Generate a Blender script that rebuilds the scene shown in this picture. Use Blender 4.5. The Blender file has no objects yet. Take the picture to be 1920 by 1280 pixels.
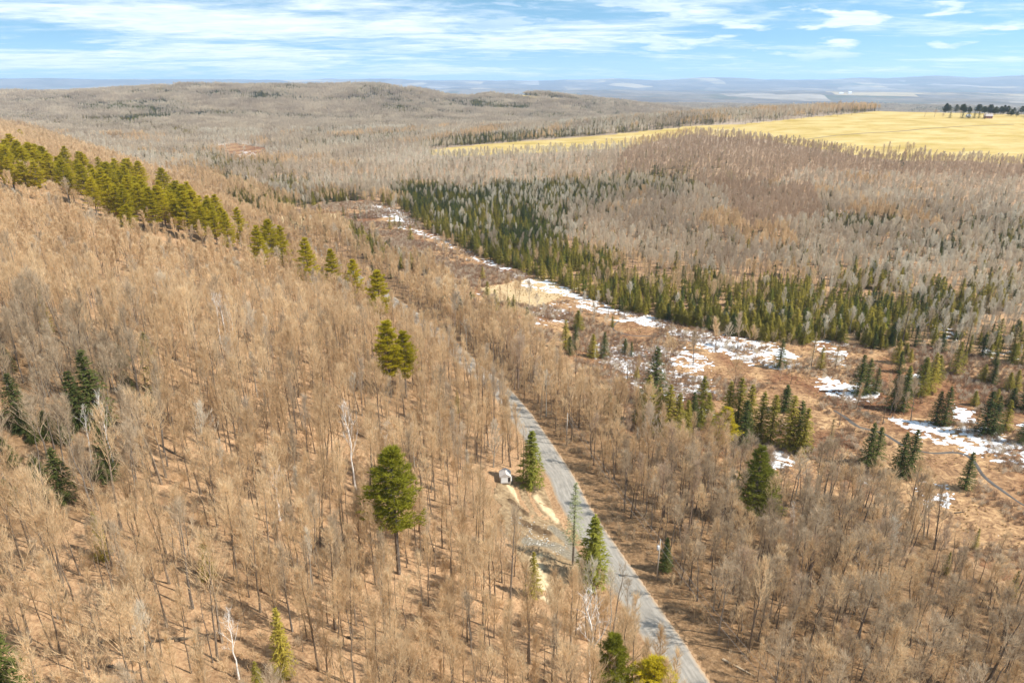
import bpy, math, random
import numpy as np

# ------------------------------------------------------------------ camera, sky, sun, exposure
S = bpy.context.scene
COL = S.collection
CAM_H = 100.0
PITCH = math.radians(20.7)
cam_d = bpy.data.cameras.new("camera")
cam_d.sensor_width = 36.0
cam_d.lens = 24.0
cam_d.clip_start = 0.5
cam_d.clip_end = 90000.0
cam = bpy.data.objects.new("camera", cam_d)
cam.location = (0, 0, CAM_H)
cam.rotation_euler = (math.pi / 2 - PITCH, 0, 0)
COL.objects.link(cam)
S.camera = cam

SUN_DIR = np.array([0.70, -0.16, 0.86]); SUN_DIR /= np.linalg.norm(SUN_DIR)
sun_el = math.asin(SUN_DIR[2]); sun_az = math.atan2(SUN_DIR[0], SUN_DIR[1])
sl = bpy.data.lights.new("sun", 'SUN'); sl.energy = 4.9; sl.angle = math.radians(0.6); sl.color = (1.0, 0.945, 0.86)
sun = bpy.data.objects.new("sun", sl); COL.objects.link(sun)
import mathutils
sun.rotation_euler = mathutils.Vector((-SUN_DIR[0], -SUN_DIR[1], -SUN_DIR[2])).to_track_quat('-Z', 'Y').to_euler()
sun.location = (0, 0, 300)

W = bpy.data.worlds.new("World"); S.world = W; W.use_nodes = True


def world():
    nt = W.node_tree; nt.nodes.clear(); N = nt.nodes.new; L = nt.links.new
    out = N('ShaderNodeOutputWorld'); bg = N('ShaderNodeBackground'); bg.inputs[1].default_value = 0.105
    sky = N('ShaderNodeTexSky'); sky.sky_type = 'NISHITA'; sky.sun_disc = False
    sky.sun_elevation = sun_el; sky.sun_rotation = sun_az; sky.altitude = 400; sky.air_density = 1.3
    sky.dust_density = 0.15; sky.ozone_density = 2.6
    tc = N('ShaderNodeTexCoord')

    def M(op, a, b=None, c=None, clamp=False):
        n = N('ShaderNodeMath'); n.operation = op; n.use_clamp = clamp
        for i, v in enumerate((a, b, c)):
            if v is None: continue
            if isinstance(v, (int, float)): n.inputs[i].default_value = v
            else: L(v, n.inputs[i])
        return n.outputs[0]
    sep = N('ShaderNodeSeparateXYZ'); L(tc.outputs['Generated'], sep.inputs[0])
    x, y, z = sep.outputs
    # the sky is looked up a little higher than the view ray: the dry spring air has a deep blue low sky
    cz = N('ShaderNodeCombineXYZ'); L(x, cz.inputs[0]); L(y, cz.inputs[1])
    L(M('ADD', M('MULTIPLY', z, 2.2), 0.20), cz.inputs[2])
    nrm = N('ShaderNodeVectorMath'); nrm.operation = 'NORMALIZE'; L(cz.outputs[0], nrm.inputs[0]); L(nrm.outputs[0], sky.inputs[0])
    hs = N('ShaderNodeHueSaturation'); hs.inputs['Hue'].default_value = 0.478; hs.inputs['Saturation'].default_value = 1.06; hs.inputs['Value'].default_value = 1.22
    L(sky.outputs[0], hs.inputs['Color'])
    # cloud sheet seen in perspective
    zz = M('ADD', M('MAXIMUM', z, 0.0), 0.06)
    u = M('DIVIDE', x, zz); v = M('DIVIDE', y, zz)
    cv = N('ShaderNodeCombineXYZ'); L(u, cv.inputs[0]); L(v, cv.inputs[1])

    def noise(vec, sc, det, rough, loc, dist=0.0, scl=(1, 1, 1)):
        mp = N('ShaderNodeMapping'); mp.inputs['Location'].default_value = loc; mp.inputs['Scale'].default_value = scl
        L(vec, mp.inputs[0])
        n = N('ShaderNodeTexNoise'); n.inputs['Scale'].default_value = sc; n.inputs['Detail'].default_value = det
        n.inputs['Roughness'].default_value = rough; n.inputs['Distortion'].default_value = dist
        L(mp.outputs[0], n.inputs[0]); return n.outputs[0]

    def rng(v, a, b, c=0.0, d=1.0):
        n = N('ShaderNodeMapRange'); n.interpolation_type = 'SMOOTHSTEP'
        n.inputs[1].default_value = a; n.inputs[2].default_value = b; n.inputs[3].default_value = c; n.inputs[4].default_value = d
        L(v, n.inputs[0]); return n.outputs[0]
    n1 = noise(cv.outputs[0], 0.50, 8, 0.62, (3.1, 7.7, 0), 0.6, (0.8, 1.15, 1))
    n2 = noise(cv.outputs[0], 0.19, 3, 0.5, (11.3, 1.2, 0), 0.3)
    fine = noise(cv.outputs[0], 2.6, 6, 0.65, (0, 0, 0), 0.4, (0.8, 1.2, 1))
    # more broken cloud to the right-hand side (azimuth east), sheet to the left
    east = rng(x, -0.35, 0.45)
    s = M('ADD', M('MULTIPLY', n1, 0.62), M('ADD', M('MULTIPLY', n2, 0.30), M('MULTIPLY', fine, 0.18)))
    s = M('SUBTRACT', s, M('MULTIPLY', east, 0.075))
    sheet = rng(s, 0.44, 0.62, 0.0, 0.90)
    # small cumulus: rounder puffs low in the sky
    az = M('ARCTAN2', x, y)
    pv = N('ShaderNodeCombineXYZ'); L(M('MULTIPLY', az, 9.0), pv.inputs[0]); L(M('MULTIPLY', z, 46.0), pv.inputs[1])
    puff = noise(pv.outputs[0], 1.15, 5, 0.55, (6.4, 2.3, 0), 0.2)
    puff = M('MULTIPLY', rng(puff, 0.52, 0.62), M('MULTIPLY', rng(z, 0.015, 0.045), M('SUBTRACT', 1.0, rng(z, 0.16, 0.35))), clamp=True)
    puff = M('MULTIPLY', puff, M('ADD', M('MULTIPLY', east, 0.75), 0.15))
    cl = M('MAXIMUM', sheet, puff, clamp=True)
    veil = rng(z, 0.06, 0.0, 0.0, 0.22)
    cl = M('MAXIMUM', cl, veil)
    mix = N('ShaderNodeMix'); mix.data_type = 'RGBA'
    L(cl, mix.inputs[0]); L(hs.outputs[0], mix.inputs[6])
    shade = rng(fine, 0.3, 0.7)
    cm = N('ShaderNodeMix'); cm.data_type = 'RGBA'; L(shade, cm.inputs[0])
    cm.inputs[6].default_value = (5.6, 6.5, 7.6, 1); cm.inputs[7].default_value = (7.6, 8.2, 8.9, 1)
    L(cm.outputs[2], mix.inputs[7])
    L(mix.outputs[2], bg.inputs[0]); L(bg.outputs[0], out.inputs[0])


world()
S.view_settings.view_transform = 'Standard'
S.view_settings.look = 'None'
S.view_settings.exposure = 0.60
S.view_settings.gamma = 1.0
S.view_settings.use_curve_mapping = False
S.render.engine = 'CYCLES'
S.cycles.max_bounces = 5
S.cycles.diffuse_bounces = 3
S.cycles.glossy_bounces = 2
S.cycles.transmission_bounces = 2
S.cycles.volume_bounces = 1
S.cycles.transparent_max_bounces = 8
S.cycles.use_denoising = True
S.cycles.denoiser = 'OPENIMAGEDENOISE'
S.cycles.denoising_input_passes = 'RGB_ALBEDO_NORMAL'
S.cycles.denoising_prefilter = 'ACCURATE'
S.cycles.sample_clamp_indirect = 4.0

rnd = random.Random(7)
rng = np.random.default_rng(11)
CP, SP = math.cos(PITCH), math.sin(PITCH)


# ------------------------------------------------------------------ projection between photo points and the ground
def project(x, y, z):
    dz = np.asarray(z) - CAM_H
    depth = y * CP - dz * SP
    up = y * SP + dz * CP
    d = np.where(depth > 0.1, depth, 0.1)
    return 960 + 1280 * x / d, 640 - 1280 * up / d, depth


def vnoise(x, y, seed=0):
    xi = np.floor(x).astype(np.int64); yi = np.floor(y).astype(np.int64)
    fx = x - xi; fy = y - yi
    fx = fx * fx * (3 - 2 * fx); fy = fy * fy * (3 - 2 * fy)

    def h(a, b):
        n = (a * 374761393 + b * 668265263 + seed * 1442695041) & 0xffffffff
        n = ((n ^ (n >> 13)) * 1274126177) & 0xffffffff
        n = n ^ (n >> 16)
        return (n & 0xffff) / 65535.0
    a = h(xi, yi); b = h(xi + 1, yi); c = h(xi, yi + 1); d = h(xi + 1, yi + 1)
    return (a * (1 - fx) + b * fx) * (1 - fy) + (c * (1 - fx) + d * fx) * fy


def fbm(x, y, seed=0, o=4):
    s = 0.0; a = 0.5
    for i in range(o):
        s = s + a * vnoise(x * 2 ** i, y * 2 ** i, seed + i); a *= 0.5
    return s / (1 - 0.5 ** o)


def flat_hit(px, py, z0):
    """photo point -> point on the level plane z0"""
    a = (px - 960) / 1280; b = (640 - py) / 1280
    dy = CP + b * SP; dz = -SP + b * CP
    t = (z0 - CAM_H) / dz
    return a * t, dy * t


ROAD_PX = [(1420, 1480), (1300, 1290), (1243, 1200), (1163, 1080), (1078, 950), (1055, 900), (1027, 857), (1000, 815), (962, 762),
           (925, 722), (885, 688), (840, 645), (788, 602), (735, 566), (665, 520), (560, 452), (440, 392), (300, 330), (150, 274), (60, 247), (-60, 218)]
ROAD = np.array([flat_hit(a, b, 0.0) for a, b in ROAD_PX])
ROAD = np.vstack([[ROAD[0] + (ROAD[0] - ROAD[1]) * 6], ROAD])


def smooth_line(P, n=8):
    out = []
    for i in range(len(P) - 1):
        p0 = P[max(i - 1, 0)]; p1 = P[i]; p2 = P[i + 1]; p3 = P[min(i + 2, len(P) - 1)]
        for k in range(n):
            t = k / n
            out.append(0.5 * ((2 * p1) + (-p0 + p2) * t + (2 * p0 - 5 * p1 + 4 * p2 - p3) * t * t + (-p0 + 3 * p1 - 3 * p2 + p3) * t ** 3))
    out.append(P[-1]); return np.array(out)


def line_dist(x, y, P):
    """signed distance to the polyline, positive on its left going away"""
    x = np.asarray(x, float); y = np.asarray(y, float)
    best = np.full(x.shape, 1e9); sg = np.zeros(x.shape)
    for a, b in zip(P[:-1], P[1:]):
        d = b - a; l2 = d @ d
        t = np.clip(((x - a[0]) * d[0] + (y - a[1]) * d[1]) / l2, 0, 1)
        ex = x - a[0] - t * d[0]; ey = y - a[1] - t * d[1]
        r = np.hypot(ex, ey); cr = d[0] * ey - d[1] * ex
        m = r < best
        best = np.where(m, r, best); sg = np.where(m, np.sign(cr), sg)
    return best * np.where(sg == 0, 1, sg)


def gs(x, y, cx, cy, sx, sy, rot=0.0):
    c, s = math.cos(rot), math.sin(rot)
    u = (x - cx) * c + (y - cy) * s; v = -(x - cx) * s + (y - cy) * c
    return np.exp(-0.5 * ((u / sx) ** 2 + (v / sy) ** 2))


def sstep(a, b, x):
    t = np.clip((x - a) / (b - a), 0, 1); return t * t * (3 - 2 * t)


FARX = [-400, -60, 0, 35, 60, 300, 400, 600, 640, 700, 800, 1000, 1130, 1200, 1290, 1340, 1400, 1500, 1560, 1620, 1700, 1760, 1830, 1920, 2100, 2500]
FARY = [152, 146, 147, 151.5, 151, 150.5, 152, 150.5, 149, 149, 151.5, 152.5, 150, 152, 146.5, 147.5, 151, 150, 147.5, 148.5, 145, 148, 145, 142.5, 144, 150]


def height(x, y):
    x = np.asarray(x, float); y = np.asarray(y, float)
    s = line_dist(x, y, ROAD)
    r = np.hypot(x, y)
    left = 0.29 * np.maximum(s - 5, 0)
    left = np.where(left > 62, 62 + (left - 62) * 0.35, left)
    left = np.minimum(left, 78)
    right = -10.5 * sstep(6, 95, -s)
    z = np.where(s > 0, left, right)
    z = z + np.where(s > 6, (fbm(x / 60, y / 60, 3) - 0.5) * 9 * sstep(6, 60, s), 0)
    z = z + np.where(s < -8, (fbm(x / 80, y / 80, 5) - 0.5) * 1.6 * sstep(8, 90, -s), 0)
    fade = 1 - sstep(1900, 3400, r)
    lowland = -10 - 55 * sstep(1500, 3600, y + 0.35 * x)
    z = z * fade + np.where(s > 0, np.minimum(lowland + 10, 0) * 0 + lowland * (1 - fade), 0) + np.where(s <= 0, (lowland + 10) * fade + lowland * (1 - fade), 0)
    # grass hill
    z = z + 57 * gs(x, y, 880, 1430, 520, 400, 0.15) + 14 * gs(x, y, 230, 1350, 300, 260)
    # rolling ground of the valley
    z = z + sstep(500, 1200, y) * sstep(60, 400, -s) * (fbm(x / 420, y / 420, 9) - 0.5) * 16
    # long wooded ridge
    ridge = np.interp(x / np.maximum(y, 1), [-.95, -.78, -.63, -.46, -.38, -.28, -.20, -.15, -.09, -.06, -.02, .05, .12, .20, .28, .34], [66, 68, 74, 98, 96, 100, 104, 98, 62, 54, 66, 64, 45, 10, -22, -62])
    cr = 3050 + 250 * np.sin(x / 900.); yy = np.where(y < cr, (y - cr) / 640, (y - cr) / 700)
    wr = np.exp(-yy * yy); z = z * (1 - wr) + (ridge - 14) * wr
    z = z + (fbm(x / 330, y / 230, 21) - 0.5) * 22 * sstep(1800, 2600, y) * (1 - sstep(5000, 8000, r))
    # far plain and the blue hills on the horizon
    z = z + (fbm(x / 1900, y / 1500, 31, 5) - 0.5) * 120 * sstep(4500, 9000, r)
    az = 960 + 1280 * x / np.maximum(y * CP, 1.0) * 1.0
    az = np.clip(960 + (az - 960) * 0.935 / 0.9995, -400, 2500)
    top = np.interp(az, FARX, FARY)
    el = (156.3 - top) / 1280 * 0.875 + 0.0012
    z = z + np.where(y > 0, (CAM_H + 24000 * el - (-60)) * np.exp(-0.5 * ((r - 25500) / 3000) ** 2), 0)
    z = z + 150 * (fbm(x / 2600, y / 2600, 41) - 0.35) * sstep(9000, 15000, r) * (1 - sstep(19000, 23000, r)) * 0.7
    return z


GR_R = np.concatenate([[0.5, 10, 20], np.geomspace(30, 36000, 560)])
GR_A = np.concatenate([np.linspace(-180, -52, 26, endpoint=False), np.linspace(-52, 52, 620), np.linspace(52, 180, 27)[1:]])
_R, _T = np.meshgrid(GR_R, np.radians(GR_A), indexing='ij')
GR_X = _R * np.sin(_T); GR_Y = _R * np.cos(_T)
height_exact = height
GR_Z = height_exact(GR_X, GR_Y)


def height(x, y):
    """ground level read off the terrain grid, so that everything stands on the very mesh"""
    x = np.asarray(x, float); y = np.asarray(y, float)
    r = np.clip(np.hypot(x, y), .5, 35900); a = np.degrees(np.arctan2(x, y))
    i = np.clip(np.searchsorted(GR_R, r) - 1, 0, len(GR_R) - 2); j = np.clip(np.searchsorted(GR_A, a) - 1, 0, len(GR_A) - 2)
    u = (r - GR_R[i]) / (GR_R[i + 1] - GR_R[i]); v = np.clip((a - GR_A[j]) / (GR_A[j + 1] - GR_A[j]), 0, 1)
    return (GR_Z[i, j] * (1 - u) + GR_Z[i + 1, j] * u) * (1 - v) + (GR_Z[i, j + 1] * (1 - u) + GR_Z[i + 1, j + 1] * u) * v


def hit(px, py):
    """photo point -> point on the terrain (first crossing)"""
    px = np.atleast_1d(np.asarray(px, float)); py = np.atleast_1d(np.asarray(py, float))
    a = (px - 960) / 1280; b = (640 - py) / 1280
    dy = CP + b * SP; dz = -SP + b * CP
    ts = np.geomspace(35, 26000, 420)
    under = (CAM_H + dz[:, None] * ts) < height(a[:, None] * ts, dy[:, None] * ts)
    k = np.where(under.any(1), under.argmax(1), len(ts) - 1)
    hi = ts[k]; lo = ts[np.maximum(k - 1, 0)]
    for _ in range(18):
        m = (lo + hi) / 2
        u = CAM_H + dz * m < height(a * m, dy * m)
        hi = np.where(u, m, hi); lo = np.where(u, lo, m)
    X = a * hi; Y = dy * hi
    return X, Y, height(X, Y), hi


def pip(px, py, poly):
    n = len(poly); ins = np.zeros(px.shape, bool); j = n - 1
    for i in range(n):
        xi, yi = poly[i]; xj, yj = poly[j]
        if yi != yj:
            c = ((yi > py) != (yj > py)) & (px < (xj - xi) * (py - yi) / (yj - yi) + xi)
            ins ^= c
        j = i
    return ins


# ------------------------------------------------------------------ the lie of the land, outlined in the photograph's frame
P_MARSH = [(520, 402), (600, 385), (680, 375), (760, 395), (800, 430), (900, 482), (960, 505), (1050, 535), (1150, 580), (1280, 608), (1380, 632),
           (1480, 650), (1560, 640), (1650, 655), (1760, 650), (1920, 690), (2100, 700), (2100, 1120), (1960, 1150), (1880, 1085), (1800, 1030), (1710, 985), (1640, 950), (1560, 925), (1460, 925), (1390, 900),
           (1330, 850), (1260, 835), (1180, 812), (1100, 765), (1050, 700), (960, 640), (900, 590), (850, 545), (820, 515), (730, 480), (650, 432), (560, 420)]
P_MARSH2 = [(400, 275), (440, 268), (500, 278), (500, 296), (470, 305), (430, 300)]
P_BARE = [[(520, 405), (640, 400), (600, 432), (540, 428)], [(900, 540), (1010, 520), (1080, 545), (1010, 575), (920, 562)]]
P_FIELD = [(800, 282), (900, 271), (1000, 264), (1100, 257), (1200, 247), (1300, 236), (1400, 232), (1460, 226), (1530, 219), (1640, 209), (1700, 198), (2300, 198),
           (2300, 330), (1920, 308), (1800, 302), (1700, 301), (1640, 298), (1560, 282), (1480, 271), (1440, 262), (1300, 252), (1240, 262), (1180, 277), (1000, 287), (860, 293), (810, 290)]
P_FAR_FIELDS = [[(922, 173), (960, 175), (1010, 182), (1015, 189), (960, 184), (925, 180)], [(730, 157), (780, 158), (805, 168), (760, 171), (728, 165)],
                [(1030, 184), (1075, 188), (1030, 192)], [(215, 166), (330, 163), (330, 166), (215, 168)]]
CONIFER_ZONES = [  # outline of tree bases, share of conifers, mix of dark spruce
    ([(745, 385), (745, 352), (830, 352), (890, 385), (1000, 410), (1050, 455), (1140, 495), (1250, 525), (1400, 535), (1520, 545), (1620, 565), (1700, 600), (1690, 665), (1600, 645), (1480, 656),
      (1370, 640), (1280, 618), (1150, 590), (1050, 545), (960, 514), (880, 486), (790, 440)], 0.86, 'belt'),
    ([(840, 400), (890, 352), (1010, 347), (1100, 337), (1290, 330), (1310, 352), (1280, 376), (1180, 372), (1130, 402), (1040, 430), (950, 430)], 0.66, 'dark'),
    ([(1180, 330), (1300, 300), (1480, 330), (1460, 350), (1300, 350)], 0.14, 'dark'),
    ([(1540, 432), (1560, 410), (1640, 415), (1700, 430), (1680, 445), (1560, 442)], 0.75, 'dark'),
    ([(1680, 460), (1760, 430), (1930, 425), (2050, 440), (2050, 500), (1800, 485)], 0.5, 'dark'),
    ([(1480, 560), (1500, 530), (1640, 520), (1760, 545), (1930, 520), (2050, 530), (2050, 690), (1800, 690), (1700, 650)], 0.5, 'olive'),
    ([(375, 330), (380, 300), (440, 290), (520, 305), (560, 350), (760, 372), (745, 388), (620, 392), (540, 392), (470, 360)], 0.55, 'olive'),
    ([(640, 430), (700, 432), (790, 470), (822, 510), (800, 515), (740, 505), (690, 478)], 0.95, 'olive'),
    ([(780, 276), (850, 262), (960, 254), (1100, 250), (1280, 238), (1345, 232), (1330, 238), (1200, 247), (1000, 263), (860, 273)], 0.92, 'dark'),
    ([(480, 285), (620, 240), (760, 235), (800, 262), (640, 275)], 0.28, 'dark'),
    ([(1010, 345), (1100, 290), (1350, 270), (1400, 330), (1200, 335)], 0.05, 'dark'),
    ([(880, 205), (890, 195), (1080, 200), (1100, 210), (980, 212)], 0.6, 'dark'),
    ([(0, 222), (0, 205), (70, 207), (100, 215), (80, 224)], 0.6, 'dark'),
    ([(143, 213), (150, 200), (285, 200), (270, 210), (200, 214)], 0.75, 'green'),
    ([(60, 232), (120, 225), (200, 225), (300, 238), (385, 250), (360, 258), (240, 254), (120, 246)], 0.7, 'larch'),
    ([(1000, 190), (1180, 178), (1300, 200), (1500, 205), (1700, 205), (1300, 235), (1080, 245), (900, 245), (850, 225), (1000, 215)], 0.22, 'dark'),
    ([(1700, 213), (1740, 209), (1920, 215), (2100, 225), (2100, 212), (1900, 203), (1720, 204)], 0.95, 'dark'),
    ([(250, 290), (380, 280), (480, 310), (420, 345), (330, 320)], 0.16, 'dark'),
    ([(-100, 188), (300, 176), (600, 180), (900, 205), (860, 240), (500, 235), (-100, 232)], 0.40, 'dark'),
    ([(150, 186), (380, 160), (900, 160), (1180, 182), (1080, 215), (600, 185), (300, 196)], 0.30, 'dark'),
    ([(420, 400), (440, 360), (500, 330), (560, 350), (640, 385), (540, 405)], 0.5, 'olive'),
    ([(500, 400), (560, 340), (900, 310), (1100, 300), (1500, 400), (1920, 400), (1920, 560), (1500, 540), (1140, 490), (900, 400)], 0.05, 'dark'),
]
P_CLEAR = [(925, 905), (950, 893), (980, 898), (1010, 905), (1035, 930), (1062, 975), (1085, 1015), (1110, 1060), (1120, 1090), (1060, 1095), (1056, 1120), (1030, 1140), (990, 1110), (975, 1060),
           (955, 1010), (935, 960)]
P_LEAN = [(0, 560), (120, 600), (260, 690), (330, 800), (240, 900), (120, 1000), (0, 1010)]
P_RUSSET = [(1180, 285), (1300, 255), (1500, 275), (1650, 300), (2100, 330), (2100, 360), (1500, 330), (1400, 380), (1150, 330)]
P_RUSSET2 = [(1350, 380), (1520, 360), (1540, 420), (1400, 450)]


# ------------------------------------------------------------------ materials
def mat(name):
    m = bpy.data.materials.new(name); m.use_nodes = True
    nt = m.node_tree; nt.nodes.clear()
    return m, nt, nt.nodes.new, nt.links.new


def bark_mat(name, c1, c2, jitter=0.25, rough=0.9, transl=0.0, noise_scale=3.0, patch=0.25):
    """c1..c2 per tree, slow drift of tone over the land"""
    m, nt, N, L = mat(name)
    out = N('ShaderNodeOutputMaterial'); b = N('ShaderNodeBsdfPrincipled'); b.inputs['Roughness'].default_value = rough
    b.inputs['Specular IOR Level'].default_value = 0.15
    oi = N('ShaderNodeObjectInfo'); geo = N('ShaderNodeNewGeometry')
    n = N('ShaderNodeTexNoise'); n.inputs['Scale'].default_value = 0.012; n.inputs['Detail'].default_value = 3
    L(oi.outputs['Location'], n.inputs[0])
    mr = N('ShaderNodeMapRange'); mr.inputs[1].default_value = 0.35; mr.inputs[2].default_value = 0.65; L(n.outputs[0], mr.inputs[0])
    mx0 = N('ShaderNodeMath'); mx0.operation = 'MULTIPLY_ADD'; L(oi.outputs['Random'], mx0.inputs[0]); mx0.inputs[1].default_value = 1 - patch
    mul = N('ShaderNodeMath'); mul.operation = 'MULTIPLY'; L(mr.outputs[0], mul.inputs[0]); mul.inputs[1].default_value = patch
    L(mul.outputs[0], mx0.inputs[2])
    mx = N('ShaderNodeMix'); mx.data_type = 'RGBA'; L(mx0.outputs[0], mx.inputs[0])
    mx.inputs[6].default_value = (*c1, 1); mx.inputs[7].default_value = (*c2, 1)
    wn = N('ShaderNodeTexNoise'); wn.inputs['Scale'].default_value = noise_scale; wn.inputs['Detail'].default_value = 2; L(geo.outputs['Position'], wn.inputs[0])
    v = N('ShaderNodeMapRange'); v.inputs[1].default_value = 0.3; v.inputs[2].default_value = 0.7
    v.inputs[3].default_value = 1 - jitter; v.inputs[4].default_value = 1 + jitter; L(wn.outputs[0], v.inputs[0])
    hs = N('ShaderNodeHueSaturation'); L(mx.outputs[2], hs.inputs['Color']); L(v.outputs[0], hs.inputs['Value'])
    L(hs.outputs[0], b.inputs['Base Color'])
    if transl > 0:
        tr = N('ShaderNodeBsdfTranslucent'); L(hs.outputs[0], tr.inputs[0])
        ms = N('ShaderNodeMixShader'); ms.inputs[0].default_value = transl; L(b.outputs[0], ms.inputs[1]); L(tr.outputs[0], ms.inputs[2]); L(ms.outputs[0], out.inputs[0])
    else:
        L(b.outputs[0], out.inputs[0])
    return m


TW = {
    'tan': bark_mat('twigs_tan', (0.50, 0.335, 0.18), (0.88, 0.67, 0.41), transl=0.42, patch=.4),
    'grey': bark_mat('twigs_grey', (0.37, 0.275, 0.175), (0.64, 0.505, 0.345), transl=0.38),
    'pale': bark_mat('twigs_pale', (0.56, 0.485, 0.37), (0.80, 0.72, 0.58), transl=0.40),
    'russet': bark_mat('twigs_russet', (0.46, 0.325, 0.215), (0.62, 0.47, 0.33), transl=0.4, patch=.5),
    'mauve': bark_mat('twigs_mauve', (0.45, 0.35, 0.25), (0.76, 0.645, 0.48), transl=0.42, patch=.6),
    'white': bark_mat('twigs_white', (0.72, 0.66, 0.58), (0.82, 0.78, 0.72), transl=0.15),
}
TR = {
    'tan': bark_mat('bark_brown', (0.11, 0.08, 0.055), (0.27, 0.21, 0.15), jitter=0.35),
    'grey': bark_mat('bark_grey', (0.09, 0.07, 0.055), (0.24, 0.20, 0.16), jitter=0.35),
    'pale': bark_mat('bark_pale', (0.28, 0.25, 0.20), (0.50, 0.46, 0.39), jitter=0.25),
    'russet': bark_mat('bark_russet', (0.17, 0.12, 0.09), (0.32, 0.24, 0.18), jitter=0.25),
    'mauve': bark_mat('bark_mauve', (0.18, 0.14, 0.11), (0.34, 0.28, 0.22), jitter=0.25),
    'white': bark_mat('bark_white', (0.70, 0.66, 0.60), (0.84, 0.81, 0.76), jitter=0.15),
}
NEEDLE = {
    'dark': bark_mat('needles_dark', (0.048, 0.062, 0.018), (0.105, 0.115, 0.026), jitter=0.3, transl=0.15, patch=0.4),
    'olive': bark_mat('needles_olive', (0.15, 0.14, 0.022), (0.42, 0.33, 0.055), jitter=0.3, transl=0.3, patch=0.3),
    'green': bark_mat('needles_green', (0.13, 0.145, 0.022), (0.23, 0.225, 0.032), jitter=0.3, transl=0.3),
    'pine': bark_mat('needles_pine', (0.35, 0.295, 0.014), (0.60, 0.475, 0.028), jitter=0.3, transl=0.4, patch=0.4),
    'pine2': bark_mat('needles_pine_green', (0.17, 0.18, 0.016), (0.31, 0.28, 0.024), jitter=0.3, transl=0.35),
    'larch': bark_mat('needles_larch', (0.24, 0.17, 0.075), (0.34, 0.25, 0.12), jitter=0.3, transl=0.2),
    'paleg': bark_mat('needles_pale_green', (0.26, 0.27, 0.13), (0.30, 0.31, 0.16), jitter=0.2, transl=0.2),
}
SHRUB = {
    'red': bark_mat('shrub_red', (0.24, 0.145, 0.09), (0.42, 0.295, 0.19), transl=0.2, patch=0.5),
    'straw': bark_mat('dry_sedge', (0.50, 0.34, 0.16), (0.66, 0.47, 0.25), transl=0.3, patch=0.4),
}


# ------------------------------------------------------------------ mesh helpers
class MB:
    def __init__(self): self.v = []; self.f = []; self.m = []; self.cur = 0

    def tube(self, pts, rad, n=3):
        base = len(self.v); P = [np.asarray(p, float) for p in pts]
        for i, p in enumerate(P):
            d = P[min(i + 1, len(P) - 1)] - P[max(i - 1, 0)]; d /= (np.linalg.norm(d) + 1e-9)
            u = np.cross(d, (0.3, 1, 0.2)) if abs(d[1]) < 0.9 else np.cross(d, (1, 0, 0)); u /= np.linalg.norm(u); w = np.cross(d, u)
            for k in range(n):
                a = 2 * math.pi * k / n
                self.v.append(tuple(p + (u * math.cos(a) + w * math.sin(a)) * rad[i]))
        for i in range(len(P) - 1):
            for k in range(n):
                a = base + i * n + k; b = base + i * n + (k + 1) % n
                self.f.append((a, b, b + n, a + n)); self.m.append(self.cur)
        if n > 3:
            self.f.append(tuple(base + k for k in range(n))[::-1]); self.m.append(self.cur)
            self.f.append(tuple(base + (len(P) - 1) * n + k for k in range(n))); self.m.append(self.cur)

    def blade(self, p, d, w, side=None):
        p = np.asarray(p, float); d = np.asarray(d, float)
        if side is None:
            side = np.array([rnd.gauss(0, 1), rnd.gauss(0, 1), rnd.gauss(0, 1)])
        s = np.cross(d, side); s = s / (np.linalg.norm(s) + 1e-9) * w * 0.5
        b = len(self.v)
        self.v += [tuple(p - s), tuple(p + s), tuple(p + d)]
        self.f.append((b, b + 1, b + 2)); self.m.append(self.cur)

    def box(self, c, size, rz=0.0):
        cx, cy, cz = c; a, b_, h = [s / 2 for s in size]; co, si = math.cos(rz), math.sin(rz); b = len(self.v)
        for dz in (-h, h):
            for dx, dy in ((-a, -b_), (a, -b_), (a, b_), (-a, b_)):
                self.v.append((cx + dx * co - dy * si, cy + dx * si + dy * co, cz + dz))
        for q in ((3, 2, 1, 0), (4, 5, 6, 7), (0, 1, 5, 4), (1, 2, 6, 5), (2, 3, 7, 6), (3, 0, 4, 7)):
            self.f.append(tuple(b + i for i in q)); self.m.append(self.cur)

    def add(self, o, off=(0, 0, 0), s=1.0, rz=0.0):
        b = len(self.v); c, si = math.cos(rz), math.sin(rz)
        self.v += [((x * c - y * si) * s + off[0], (x * si + y * c) * s + off[1], z * s + off[2]) for x, y, z in o.v]
        self.f += [tuple(i + b for i in f) for f in o.f]; self.m += o.m

    def mesh(self, name, mats, smooth=False):
        me = bpy.data.meshes.new(name); me.from_pydata(self.v, [], self.f)
        for m in mats: me.materials.append(m)
        me.polygons.foreach_set('material_index', self.m)
        if smooth: me.polygons.foreach_set('use_smooth', [True] * len(self.f))
        me.update(); return me


def link(name, me, parent=None, loc=None, **props):
    o = bpy.data.objects.new(name, me); COL.objects.link(o)
    if parent is not None: o.parent = parent
    if loc is not None: o.location = loc
    for k, v in props.items(): o[k] = v
    return o


def unit(v): v = np.asarray(v, float); return v / (np.linalg.norm(v) + 1e-9)


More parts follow.
